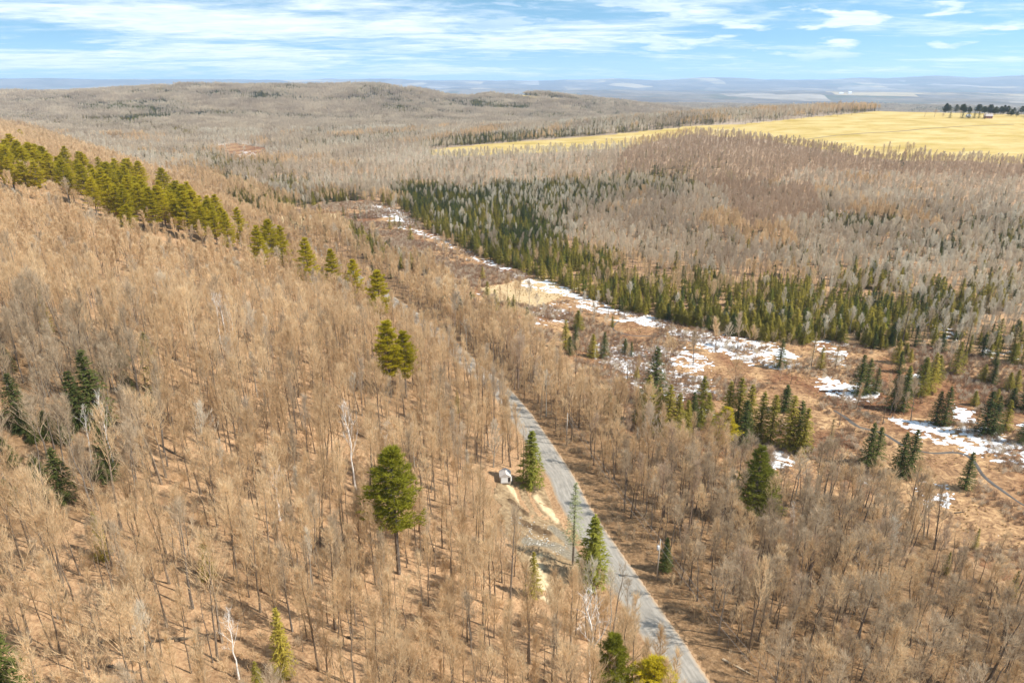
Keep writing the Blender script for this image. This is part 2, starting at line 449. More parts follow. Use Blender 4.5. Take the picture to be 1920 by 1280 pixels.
def bare_tree(H, limbs, secs, twigs, tw_len, tw_w, crown_from=0.35, spread=1.0, sides=5, rtr=0.011, fork=0.0, upright=1.0):
    """trunk and crown of a leafless hardwood, 1 unit = 1 m"""
    T = MB(); C = MB(); n = 7
    lean = np.array([rnd.gauss(0, .03), rnd.gauss(0, .03), 0]); wob = [rnd.gauss(0, .22) for _ in range(2 * (n + 1))]
    pts = []
    for i in range(n + 1):
        t = i / n
        pts.append(np.array([lean[0] * H * t + wob[2 * i] * t, lean[1] * H * t + wob[2 * i + 1] * t, H * 0.93 * t - (0.4 if i == 0 else 0)]))
    rad = [H * rtr * (1 - 0.85 * (i / n) ** 0.9) * (1.3 if i == 0 else 1) for i in range(n + 1)]
    T.tube(pts, rad, sides)

    def at(t):
        f = t * n; i = min(int(f), n - 1); return pts[i] + (pts[i + 1] - pts[i]) * (f - i)
    az = rnd.random() * 6.28
    for k in range(limbs):
        t = crown_from + (0.99 - crown_from) * ((k + rnd.random() * 0.8) / limbs) ** 0.85
        az += 2.4 + rnd.gauss(0, .3)
        Ln = H * (0.10 + 0.26 * (1 - t) / (1 - crown_from)) * spread * rnd.uniform(.75, 1.25)
        inc = math.radians(rnd.uniform(22, 44)) * (1 if t < .8 else .7) / upright
        d = np.array([math.cos(az) * math.sin(inc), math.sin(az) * math.sin(inc), math.cos(inc)])
        p = at(t); lp = [p]; q = p.copy()
        for s in range(4):
            d = unit(d + np.array([rnd.gauss(0, .10), rnd.gauss(0, .10), 0.13 + rnd.gauss(0, .06)]))
            q = q + d * Ln / 4; lp.append(q.copy())
        r0 = max(H * rtr * (1 - t) * .55, tw_w * .55)
        C.tube(lp, [r0, r0 * .8, r0 * .6, r0 * .42, r0 * .25], 3)
        for j in range(secs):
            u = 0.22 + 0.78 * (j + rnd.random()) / secs
            f = u * 4; i = min(int(f), 3); sp = lp[i] + (lp[i + 1] - lp[i]) * (f - i); dd = unit(lp[i + 1] - lp[i])
            sd = unit(dd + np.array([rnd.gauss(0, .5), rnd.gauss(0, .5), rnd.gauss(.3, .25)]))
            sl_ = Ln * rnd.uniform(.22, .48) * (1.15 - .45 * u)
            e = sp + sd * sl_
            C.blade(sp, sd * sl_, max(r0 * .8, tw_w * 1.3)); 
            for w in range(twigs):
                tt = rnd.uniform(.12, 1.0); tp = sp + sd * sl_ * tt
                td = unit(sd * .9 + np.array([rnd.gauss(0, .42), rnd.gauss(0, .42), rnd.gauss(.55, .25)]))
                C.blade(tp, td * tw_len * rnd.uniform(.5, 1.25), tw_w)
    return T, C


def spruce(H, R, whorls, per, blades, bw, low=0.06, droop=0.35, gap=0.0, sides=5, thin=1.0):
    T = MB(); C = MB()
    T.tube([(0, 0, -.4), (0, 0, H * .5), (0, 0, H * .98)], [H * .013, H * .008, H * .002], sides)
    for k in range(whorls):
        t = low + (0.985 - low) * k / (whorls - 1); z = H * t
        prof = (1 - t) ** 0.85 * min(1, (t - low + .12) / .2)
        for j in range(per):
            if rnd.random() < gap: continue
            a = 6.283 * (j + rnd.random() * .8) / per + k * 1.9
            Lb = R * prof * rnd.uniform(.72, 1.18) + .12
            dr = -droop * rnd.uniform(.5, 1.3) * (1 - .9 * t) + .25 * t
            d = np.array([math.cos(a), math.sin(a), dr]); p0 = np.array([0, 0, z + rnd.uniform(-.5, .5) * H / whorls])
            side = np.array([-math.sin(a), math.cos(a), 0])
            for b in range(blades):
                u = (b + .3) / blades; p = p0 + d * Lb * u + np.array([0, 0, .18 * Lb * u * u])
                w = bw * (1 + .4 * rnd.random())
                for sgn in (-1, 1):
                    dd = unit(d * .8 + side * sgn * rnd.uniform(.3, .9) + np.array([0, 0, rnd.uniform(-.5, .15)])) * (Lb * .26 + .3) * rnd.uniform(.7, 1.2)
                    C.blade(p, dd, w * thin, side=np.array([rnd.gauss(0, .4), rnd.gauss(0, .4), 1]))
            C.blade(p0 + d * Lb * .75, d * Lb * .35 + np.array([0, 0, .1]), bw * thin, side=np.array([rnd.gauss(0, .3), rnd.gauss(0, .3), 1]))
    C.blade((0, 0, H * .93), (0, 0, H * .09), bw * .8)
    return T, C


def pine(H, R, whorls, per, tufts, bl, bw, low=0.3, sides=6, nb=6):
    """white pine: tiers of wide, slightly upswept plumes"""
    T = MB(); C = MB()
    T.tube([(0, 0, -.5), (.05, 0, H * .4), (0, .08, H * .75), (0, 0, H * .97)], [H * .017, H * .012, H * .006, H * .002], sides)
    for k in range(whorls):
        t = low + (0.97 - low) * k / (whorls - 1); z = H * t
        prof = min(1.0, ((1 - t) / (1 - low)) ** .8 + .07) * min(1, .6 + 2 * (t - low))
        az0 = rnd.random() * 6.28
        tier = rnd.uniform(.7, 1.2)
        for j in range(per):
            a = az0 + 6.283 * j / per + rnd.gauss(0, .25); Lb = R * prof * tier * rnd.uniform(.65, 1.2)
            up = rnd.uniform(.02, .22) + .55 * max(0, t - .75) * 2
            d = np.array([math.cos(a), math.sin(a), up]); p0 = np.array([0, 0, z + rnd.gauss(0, .2)])
            tip = p0 + d * Lb + np.array([0, 0, .10 * Lb])
            T.tube([p0, (p0 + tip) / 2 - np.array([0, 0, .05 * Lb]), tip], [H * .0035, H * .0025, H * .001], 3)
            side = np.array([-math.sin(a), math.cos(a), 0])
            for q in range(tufts):
                u = .28 + .75 * (q + rnd.random()) / tufts
                wdt = Lb * .26 * (1.05 - abs(u - .62))
                p = p0 + d * Lb * u + np.array([0, 0, .10 * Lb * u * u]) + side * rnd.uniform(-1, 1) * wdt + np.array([0, 0, rnd.gauss(.02, .12)])
                for w in range(nb):
                    dd = unit(d * .7 + np.array([rnd.gauss(0, .75), rnd.gauss(0, .75), rnd.uniform(-.15, .75)])) * bl * rnd.uniform(.7, 1.3)
                    C.blade(p, dd, bw)
    for w in range(24):
        C.blade((rnd.gauss(0, .15), rnd.gauss(0, .15), H * rnd.uniform(.9, .98)), np.array([rnd.gauss(0, .4), rnd.gauss(0, .4), 1]) * bl, bw)
    return T, C


def shrub(H, n, w):
    C = MB()
    for _ in range(n):
        a = rnd.random() * 6.28; inc = rnd.uniform(.05, .95); L_ = H * rnd.uniform(.55, 1.05) * (1 - .3 * inc)
        d = np.array([math.cos(a) * math.sin(inc), math.sin(a) * math.sin(inc), math.cos(inc)])
        p = np.array([rnd.gauss(0, .22 * H * .5), rnd.gauss(0, .22 * H * .5), -.05])
        C.blade(p, d * L_, w)
        for _ in range(3):
            q = p + d * L_ * rnd.uniform(.35, .8)
            C.blade(q, unit(d + np.array([rnd.gauss(0, .5), rnd.gauss(0, .5), rnd.gauss(0, .3)])) * L_ * .4, w * .6)
    return C


def joined(T, C):
    J = MB(); T.m = [0] * len(T.f); C.m = [1] * len(C.f); J.add(T); J.add(C); return J


def clump(make, n, span):
    J = MB()
    for _ in range(n):
        t = make(); J.add(t, (rnd.uniform(-span, span), rnd.uniform(-span, span), 0), rnd.uniform(.8, 1.15), rnd.random() * 6.28)
    return J


rnd.seed(5)
NEAR = [bare_tree(H_, li, se, tw, tl, wd, crown_from=cf, spread=sp_, upright=up_, rtr=rt_) for H_, li, se, tw, tl, wd, cf, sp_, up_, rt_ in (
    (18, 22, 7, 7, 1.5, .036, .30, .75, 1.2, .010), (19, 24, 8, 8, 1.4, .036, .42, 1.0, 1.0, .012), (17, 18, 7, 8, 1.3, .034, .55, .65, 1.3, .009), (18, 14, 6, 7, 1.2, .036, .60, .60, 1.2, .008),
    (16, 26, 8, 8, 1.3, .034, .22, 1.15, .85, .013), (19, 18, 7, 8, 1.6, .034, .35, .65, 1.5, .010), (17, 12, 6, 5, 1.0, .040, .45, 1.0, .9, .012), (15, 22, 7, 8, 1.4, .036, .25, .7, 1.3, .008), (20, 20, 7, 7, 1.3, .036, .5, .8, 1.05, .012), (18, 11, 5, 6, 1.5, .038, .62, .55, 1.5, .007), (17, 16, 6, 7, 1.4, .036, .5, .5, 1.6, .008))]
MID = [joined(*bare_tree(17 + i % 2, 18, 7, 6, 1.7, .075, crown_from=(.32, .45)[i % 2], spread=(1.0, .65, .8)[i % 3], upright=(1.0, 1.4, 1.15)[i % 3], sides=4)) for i in range(6)]
FAR = [joined(*bare_tree(17, 12, 6, 4, 1.9, .17, crown_from=.32, spread=1.0, sides=3)) for i in range(5)]
CLUMP = [clump(lambda: joined(*bare_tree(17, 9, 4, 3, 2.6, .34, crown_from=.3, spread=1.1, sides=3, rtr=.016)), 7, 11) for i in range(4)]
SPR_NEAR = [spruce(13, 2.5 + .25 * (i % 3), 26, 8, 4, .16, gap=.08, droop=.3) for i in range(5)]
SPR_MID = [joined(*spruce(13, 2.3 + .3 * (i % 3), 17, 6, 2, .42, gap=.08, sides=3)) for i in range(5)]
SPR_FAR = [joined(*spruce(13, 2.6, 9, 6, 1, 1.0, sides=3)) for i in range(3)]
SPR_CLUMP = [clump(lambda: joined(*spruce(13, 3.0, 6, 5, 1, 1.5, sides=3)), 7, 10) for i in range(3)]
PINES = [pine(22, 5.6, 14, 8, 22, .80, .125, low=(.24, .32, .18, .40)[i % 4]) for i in range(5)]
LARCH = [spruce(15, 2.4, 26, 7, 3, .085, gap=.1, droop=.1, low=.3) for i in range(2)]
SHRUBS = [shrub(2.4, 46, .06) for i in range(4)]
TUSS = [shrub(.8, 26, .09) for i in range(3)]
SAPL = [joined(*bare_tree(5.5, 9, 4, 4, .7, .03, crown_from=.25, sides=3, rtr=.008)) for i in range(4)]
for J in SAPL: J.m = [0] * len(J.f)
BIRCH = [bare_tree(18, 12, 5, 4, 1.0, .035, crown_from=.4, spread=.75, upright=1.3, rtr=.010) for i in range(3)]


# ------------------------------------------------------------------ ground sheet: fine near the camera, reaching the horizon
def grid_mesh(name, X, Y, Z, m, attrs=None, keep=None):
    nr, nc = X.shape
    co = np.stack([X, Y, Z], -1).reshape(-1, 3)
    i = np.arange(nr * nc).reshape(nr, nc)
    q = np.stack([i[:-1, :-1], i[:-1, 1:], i[1:, 1:], i[1:, :-1]], -1).reshape(-1, 4)
    if keep is not None:
        q = q[keep.reshape(-1)]
        used = np.unique(q); rem = np.full(nr * nc, -1); rem[used] = np.arange(len(used)); q = rem[q]; co = co[used]
    a = co[q[0, 1]] - co[q[0, 0]]; b = co[q[0, 3]] - co[q[0, 0]]
    if np.cross(a, b)[2] < 0: q = q[:, ::-1]
    me = bpy.data.meshes.new(name)
    me.vertices.add(len(co)); me.vertices.foreach_set('co', co.ravel())
    me.loops.add(q.size); me.loops.foreach_set('vertex_index', q.ravel().astype(np.int32))
    me.polygons.add(len(q)); me.polygons.foreach_set('loop_start', np.arange(0, q.size, 4, dtype=np.int32)); me.polygons.foreach_set('loop_total', np.full(len(q), 4, np.int32))
    me.polygons.foreach_set('use_smooth', np.ones(len(q), bool))
    me.materials.append(m)
    for k, v in (attrs or {}).items():
        at_ = me.color_attributes.new(k, 'FLOAT_COLOR', 'POINT'); v = v.reshape(-1, 4)
        if keep is not None: v = v[used]
        at_.data.foreach_set('color', v.ravel().astype(np.float32))
    me.update(calc_edges=True); me.validate()
    return me


def terrain_mat():
    m, nt, N, L = mat('ground_cover')
    out = N('ShaderNodeOutputMaterial'); b = N('ShaderNodeBsdfPrincipled'); b.inputs['Roughness'].default_value = .95; b.inputs['Specular IOR Level'].default_value = .1
    geo = N('ShaderNodeNewGeometry'); P = geo.outputs['Position']
    at_ = N('ShaderNodeVertexColor'); at_.layer_name = 'zone'; sp = N('ShaderNodeSeparateColor'); L(at_.outputs[0], sp.inputs[0])
    at2 = N('ShaderNodeVertexColor'); at2.layer_name = 'zone2'; sp2 = N('ShaderNodeSeparateColor'); L(at2.outputs[0], sp2.inputs[0])

    def noise(sc, det=4, rough=.6, scale=(1, 1, 1), dist=0.):
        mp = N('ShaderNodeMapping'); mp.inputs['Scale'].default_value = scale; L(P, mp.inputs[0])
        n = N('ShaderNodeTexNoise'); n.inputs['Scale'].default_value = sc; n.inputs['Detail'].default_value = det; n.inputs['Roughness'].default_value = rough
        n.inputs['Distortion'].default_value = dist; L(mp.outputs[0], n.inputs[0]); return n.outputs[0]

    def ramp(f, stops):
        r = N('ShaderNodeValToRGB'); e = r.color_ramp.elements
        while len(e) < len(stops): e.new(.5)
        for el, (p, c) in zip(e, stops): el.position = p; el.color = (*c, 1)
        L(f, r.inputs[0]); return r.outputs[0]

    def mix(f, a, c):
        n = N('ShaderNodeMix'); n.data_type = 'RGBA'; L(f, n.inputs[0]); L(a, n.inputs[6]); L(c, n.inputs[7]); return n.outputs[2]

    def soft(mask, edge_noise, w=.35):
        a = N('ShaderNodeMath'); a.operation = 'ADD'; L(mask, a.inputs[0])
        s = N('ShaderNodeMath'); s.operation = 'MULTIPLY_ADD'; L(edge_noise, s.inputs[0]); s.inputs[1].default_value = w * 2; s.inputs[2].default_value = -w; L(s.outputs[0], a.inputs[1])
        r = N('ShaderNodeMapRange'); r.interpolation_type = 'SMOOTHSTEP'; r.inputs[1].default_value = .38; r.inputs[2].default_value = .62; L(a.outputs[0], r.inputs[0]); return r.outputs[0]
    litter = ramp(noise(1.7, 9, .82), [(.30, (.085, .05, .028)), (.42, (.29, .18, .10)), (.56, (.45, .30, .17)), (.72, (.64, .47, .30))])
    litter2 = ramp(noise(.06, 5, .6), [(.35, (.55, .50, .45)), (.65, (1.12, 1.05, 1.0))])
    mm = N('ShaderNodeMix'); mm.data_type = 'RGBA'; mm.blend_type = 'MULTIPLY'; mm.inputs[0].default_value = .8; L(litter, mm.inputs[6]); L(litter2, mm.inputs[7]); litter = mm.outputs[2]
    dark_litter = ramp(noise(.9, 8, .75), [(.30, (.08, .05, .03)), (.50, (.20, .12, .06)), (.70, (.36, .235, .13))])  # darker litter; at the left stand its shade is put into the colour
    litter = mix(soft(sp2.outputs[1], noise(.05, 3)), litter, dark_litter)
    marsh = ramp(noise(.35, 9, .72, (1, 1, 1), 1.2), [(.30, (.08, .05, .03)), (.43, (.20, .125, .07)), (.55, (.36, .24, .13)), (.70, (.56, .41, .23))])
    marsh2 = ramp(noise(.028, 5, .6, (1, 1, 1), .6), [(.40, (.62, .45, .40)), (.56, (1.1, 1.0, .92))])
    mm = N('ShaderNodeMix'); mm.data_type = 'RGBA'; mm.blend_type = 'MULTIPLY'; mm.inputs[0].default_value = 1; L(marsh, mm.inputs[6]); L(marsh2, mm.inputs[7]); marsh = mm.outputs[2]
    sedge = ramp(noise(.5, 8, .7), [(.3, (.30, .20, .10)), (.6, (.52, .38, .21))])
    field = ramp(noise(.02, 6, .6, (1, 2.2, 1), .5), [(.32, (.36, .255, .065)), (.48, (.455, .33, .12)), (.66, (.53, .41, .19))])
    fs = ramp(noise(.5, 6, .6, (.15, 1, 1)), [(.3, (.86, .86, .82)), (.7, (1.06, 1.06, 1.05))])
    mm = N('ShaderNodeMix'); mm.data_type = 'RGBA'; mm.blend_type = 'MULTIPLY'; mm.inputs[0].default_value = 1; L(field, mm.inputs[6]); L(fs, mm.inputs[7]); field = mm.outputs[2]
    wood = ramp(noise(.013, 6, .7), [(.35, (.20, .155, .11)), (.5, (.32, .25, .18)), (.66, (.42, .34, .26))])
    # far plain: woods, conifer stands, stubble fields, worn snow
    fv = N('ShaderNodeTexVoronoi'); mp = N('ShaderNodeMapping'); mp.inputs['Scale'].default_value = (1 / 900, 1 / 2100, 0)
    L(P, mp.inputs[0]); L(mp.outputs[0], fv.inputs[0]); fv.inputs['Scale'].default_value = 1
    fsep = N('ShaderNodeSeparateColor'); L(fv.outputs['Color'], fsep.inputs[0])
    plots = ramp(fsep.outputs[0], [(.0, (.12, .10, .085)), (.54, (.20, .165, .13)), (.70, (.10, .105, .075)), (.77, (.40, .32, .20)), (.90, (.34, .30, .25))])
    plots_r = plots.node; plots_r.color_ramp.interpolation = 'CONSTANT'
    fn = ramp(noise(.0016, 8, .75, (1, .6, 1)), [(.30, (.055, .07, .055)), (.46, (.15, .125, .10)), (.62, (.24, .20, .16))])
    far = mix(soft(noise(.0007, 4), noise(.004, 3), .2), fn, plots)
    c = mix(sp2.outputs[0], litter, wood)
    c = mix(sp2.outputs[2], c, far)
    c = mix(soft(sp.outputs[0], noise(.12, 4)), c, marsh)
    c = mix(soft(sp.outputs[2], noise(.2, 4)), c, sedge)
    c = mix(soft(sp.outputs[1], noise(.03, 4), .12), c, field)
    L(c, b.inputs['Base Color'])
    bp = N('ShaderNodeBump'); bp.inputs['Strength'].default_value = .6; bp.inputs['Distance'].default_value = .35; L(noise(1.6, 6, .7), bp.inputs['Height']); L(bp.outputs[0], b.inputs['Normal'])
    L(b.outputs[0], out.inputs[0]); return m


def build_ground():
    R, X, Y, Z = _R, GR_X, GR_Y, GR_Z
    s = line_dist(X, Y, ROAD)
    px, py, dep = project(X, Y, Z); ok = dep > 1
    z1 = np.zeros(X.shape + (4,)); z2 = np.zeros(X.shape + (4,)); z1[..., 3] = 1; z2[..., 3] = 1
    z1[..., 0] = (pip(px, py, P_MARSH) & ok & (s < -12) & (R < 1200)) | (pip(px, py, P_MARSH2) & ok & (s < 0) & (R < 3000))
    z1[..., 1] = pip(px, py, P_FIELD) & ok & (R > 500) & (R < 2100)
    for p in P_FAR_FIELDS: z1[..., 1] = np.maximum(z1[..., 1], pip(px, py, p) & ok & (R > 1800) & (R < 4500))
    for p in P_BARE: z1[..., 2] = np.maximum(z1[..., 2], pip(px, py, p) & ok)
    z2[..., 0] = sstep(500, 1500, R)
    z2[..., 1] = ((s < -4) & (s > -90) & (R < 420) & (z1[..., 0] < .5)) | (pip(px, py, P_LEAN) & ok)  # darker litter right of the road, and painted shade inside P_LEAN
    z2[..., 2] = sstep(4200, 5600, R)
    Zt = Z - 0.35 * (np.abs(s) < 3.2)
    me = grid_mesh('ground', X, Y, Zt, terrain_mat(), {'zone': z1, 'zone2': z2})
    link('ground', me, kind='structure', label='leaf-littered slopes, marsh, tan field and far blue plain')


build_ground()


# ------------------------------------------------------------------ road
def simple_mat(name, stops, scale, scale3=(1, 1, 1), rough=.9, bump=.3, bscale=8., dist=0., spec=.2):
    m, nt, N, L = mat(name)
    out = N('ShaderNodeOutputMaterial'); b = N('ShaderNodeBsdfPrincipled'); b.inputs['Roughness'].default_value = rough; b.inputs['Specular IOR Level'].default_value = spec
    geo = N('ShaderNodeNewGeometry'); mp = N('ShaderNodeMapping'); mp.inputs['Scale'].default_value = scale3; L(geo.outputs['Position'], mp.inputs[0])
    n = N('ShaderNodeTexNoise'); n.inputs['Scale'].default_value = scale; n.inputs['Detail'].default_value = 7; n.inputs['Roughness'].default_value = .68; n.inputs['Distortion'].default_value = dist
    L(mp.outputs[0], n.inputs[0]); r = N('ShaderNodeValToRGB'); e = r.color_ramp.elements
    while len(e) < len(stops): e.new(.5)
    for el, (p, c) in zip(e, stops): el.position = p; el.color = (*c, 1)
    L(n.outputs[0], r.inputs[0]); L(r.outputs[0], b.inputs['Base Color'])
    if bump:
        n2 = N('ShaderNodeTexNoise'); n2.inputs['Scale'].default_value = bscale; n2.inputs['Detail'].default_value = 4; L(geo.outputs['Position'], n2.inputs[0])
        bp = N('ShaderNodeBump'); bp.inputs['Strength'].default_value = bump; bp.inputs['Distance'].default_value = .1; L(n2.outputs[0], bp.inputs['Height']); L(bp.outputs[0], b.inputs['Normal'])
    L(b.outputs[0], out.inputs[0]); return m


def road_mat():
    m, nt, N, L = mat('gravel_road')
    out = N('ShaderNodeOutputMaterial'); b = N('ShaderNodeBsdfPrincipled'); b.inputs['Roughness'].default_value = .95; b.inputs['Specular IOR Level'].default_value = .15
    uv = N('ShaderNodeVertexColor'); uv.layer_name = 'track'; sp = N('ShaderNodeSeparateColor'); L(uv.outputs[0], sp.inputs[0])
    geo = N('ShaderNodeNewGeometry')
    n = N('ShaderNodeTexNoise'); n.inputs['Scale'].default_value = .8; n.inputs['Detail'].default_value = 8; n.inputs['Roughness'].default_value = .7; L(geo.outputs['Position'], n.inputs[0])
    # lengthways streaks worn by tyres
    cx = N('ShaderNodeCombineXYZ'); a = N('ShaderNodeMath'); a.operation = 'MULTIPLY'; L(sp.outputs[0], a.inputs[0]); a.inputs[1].default_value = 14
    c = N('ShaderNodeMath'); c.operation = 'MULTIPLY'; L(sp.outputs[1], c.inputs[0]); c.inputs[1].default_value = 60
    L(a.outputs[0], cx.inputs[0]); L(c.outputs[0], cx.inputs[1])
    st = N('ShaderNodeTexNoise'); st.inputs['Scale'].default_value = 1; st.inputs['Detail'].default_value = 4; L(cx.outputs[0], st.inputs[0])
    ad = N('ShaderNodeMath'); ad.operation = 'MULTIPLY_ADD'; L(st.outputs[0], ad.inputs[0]); ad.inputs[1].default_value = .65
    m2 = N('ShaderNodeMath'); m2.operation = 'MULTIPLY'; L(n.outputs[0], m2.inputs[0]); m2.inputs[1].default_value = .35; L(m2.outputs[0], ad.inputs[2])
    r = N('ShaderNodeValToRGB'); e = r.color_ramp.elements
    e[0].position = .36; e[0].color = (.215, .195, .165, 1); e[1].position = .64; e[1].color = (.345, .315, .27, 1); L(ad.outputs[0], r.inputs[0])
    # dusty tan verges
    v = N('ShaderNodeMath'); v.operation = 'ADD'; L(sp.outputs[2], v.inputs[0]); m3 = N('ShaderNodeMath'); m3.operation = 'MULTIPLY_ADD'; L(n.outputs[0], m3.inputs[0]); m3.inputs[1].default_value = .6; m3.inputs[2].default_value = -.3; L(m3.outputs[0], v.inputs[1])
    mr = N('ShaderNodeMapRange'); mr.inputs[1].default_value = .35; mr.inputs[2].default_value = .8; L(v.outputs[0], mr.inputs[0])
    mx = N('ShaderNodeMix'); mx.data_type = 'RGBA'; L(mr.outputs[0], mx.inputs[0]); L(r.outputs[0], mx.inputs[6]); mx.inputs[7].default_value = (.40, .28, .17, 1)
    L(mx.outputs[2], b.inputs['Base Color'])
    bp = N('ShaderNodeBump'); bp.inputs['Strength'].default_value = .35; bp.inputs['Distance'].default_value = .08; L(n.outputs[0], bp.inputs['Height']); L(bp.outputs[0], b.inputs['Normal'])
    L(b.outputs[0], out.inputs[0]); return m


def resample(P, step):
    d = np.r_[0, np.cumsum(np.hypot(*np.diff(P, axis=0).T))]; t = np.arange(0, d[-1], step)
    return np.stack([np.interp(t, d, P[:, 0]), np.interp(t, d, P[:, 1])], -1)


def ribbon(name, P, w, zoff, m, crown=0.0, nx=9, label=None, width_fn=None, edge_noise=0.3, attr=True):
    T = np.gradient(P, axis=0); T /= np.linalg.norm(T, axis=1)[:, None]; Nn = np.stack([-T[:, 1], T[:, 0]], -1)
    u = np.linspace(-1, 1, nx); ww = np.full(len(P), w / 2) if width_fn is None else width_fn(len(P))
    k = np.arange(len(P))
    wl = ww + (fbm(k / 6, k * 0, 71) - .5) * 2 * edge_noise; wr = ww + (fbm(k / 6, k * 0 + 9, 72) - .5) * 2 * edge_noise
    off = np.where(u[None] > 0, u[None] * wl[:, None], u[None] * wr[:, None])
    X = P[:, 0:1] + Nn[:, 0:1] * off; Y = P[:, 1:2] + Nn[:, 1:2] * off
    Z = height(P[:, 0], P[:, 1])[:, None] * np.ones_like(X) if crown is not None else height(X, Y)
    Z = Z + zoff + (crown or 0) * (1 - u[None] ** 2) - .25 * (np.abs(u[None]) > .999)
    at_ = np.zeros(X.shape + (4,)); at_[..., 0] = (u[None] + 1) / 2; at_[..., 1] = (k / 200.)[:, None]; at_[..., 2] = np.abs(u[None]) ** 3; at_[..., 3] = 1
    me = grid_mesh(name, X, Y, Z, m, {'track': at_} if attr else None)
    return link(name, me, kind='structure', label=label or name.replace('_', ' '))


RL = smooth_line(ROAD, 10)
RL = resample(RL, 1.5)
ROAD_S = RL[(np.hypot(RL[:, 0], RL[:, 1]) < 2200)]
ribbon('gravel_road', ROAD_S, 8.2, 0.06, road_mat(), crown=.10, nx=13, label='grey gravel road running along the foot of the wooded slope', edge_noise=.45)

# field track and stream
def px_line(pts, step): 
    X, Y, _, _ = hit([p[0] for p in pts], [p[1] for p in pts]); return resample(smooth_line(np.stack([X, Y], -1), 8), step)


STREAM = px_line([(1990, 985), (1925, 950), (1880, 920), (1845, 893), (1820, 858), (1790, 848), (1745, 849), (1700, 838), (1655, 812), (1610, 800), (1585, 782), (1562, 768)], 1.2)
water = simple_mat('stream_water', [(.3, (.07, .055, .04)), (.7, (.13, .11, .09))], .2, rough=.4, bump=.4, bscale=1.5, spec=.3)
ribbon('stream', STREAM, 2.6, 0.10, water, crown=None, nx=5, label='narrow grey-blue stream winding through the tan marsh', width_fn=lambda n: 0.15 + 1.3 * fbm(np.arange(n) / 9., np.zeros(n), 5), attr=False)
STREAM2 = px_line([(1250, 628), (1215, 630), (1180, 628), (1150, 618), (1160, 602), (1200, 596), (1240, 606), (1275, 622), (1300, 640)], 1.5)
ribbon('stream', STREAM2, 1.6, 0.10, water, crown=None, nx=4, label='dark looping side channel in the marsh below the spruce belt', attr=False)
trk = px_line([(1440, 264), (1500, 262), (1560, 255), (1620, 250), (1690, 246), (1760, 240), (1830, 236), (1905, 233)], 6)
ribbon('field_track', trk, 3.6, 0.25, simple_mat('track_soil', [(.3, (.13, .10, .05)), (.7, (.22, .17, .09))], .1, bump=0), crown=None, nx=4, label='thin dark track crossing the yellow hill field', attr=False)


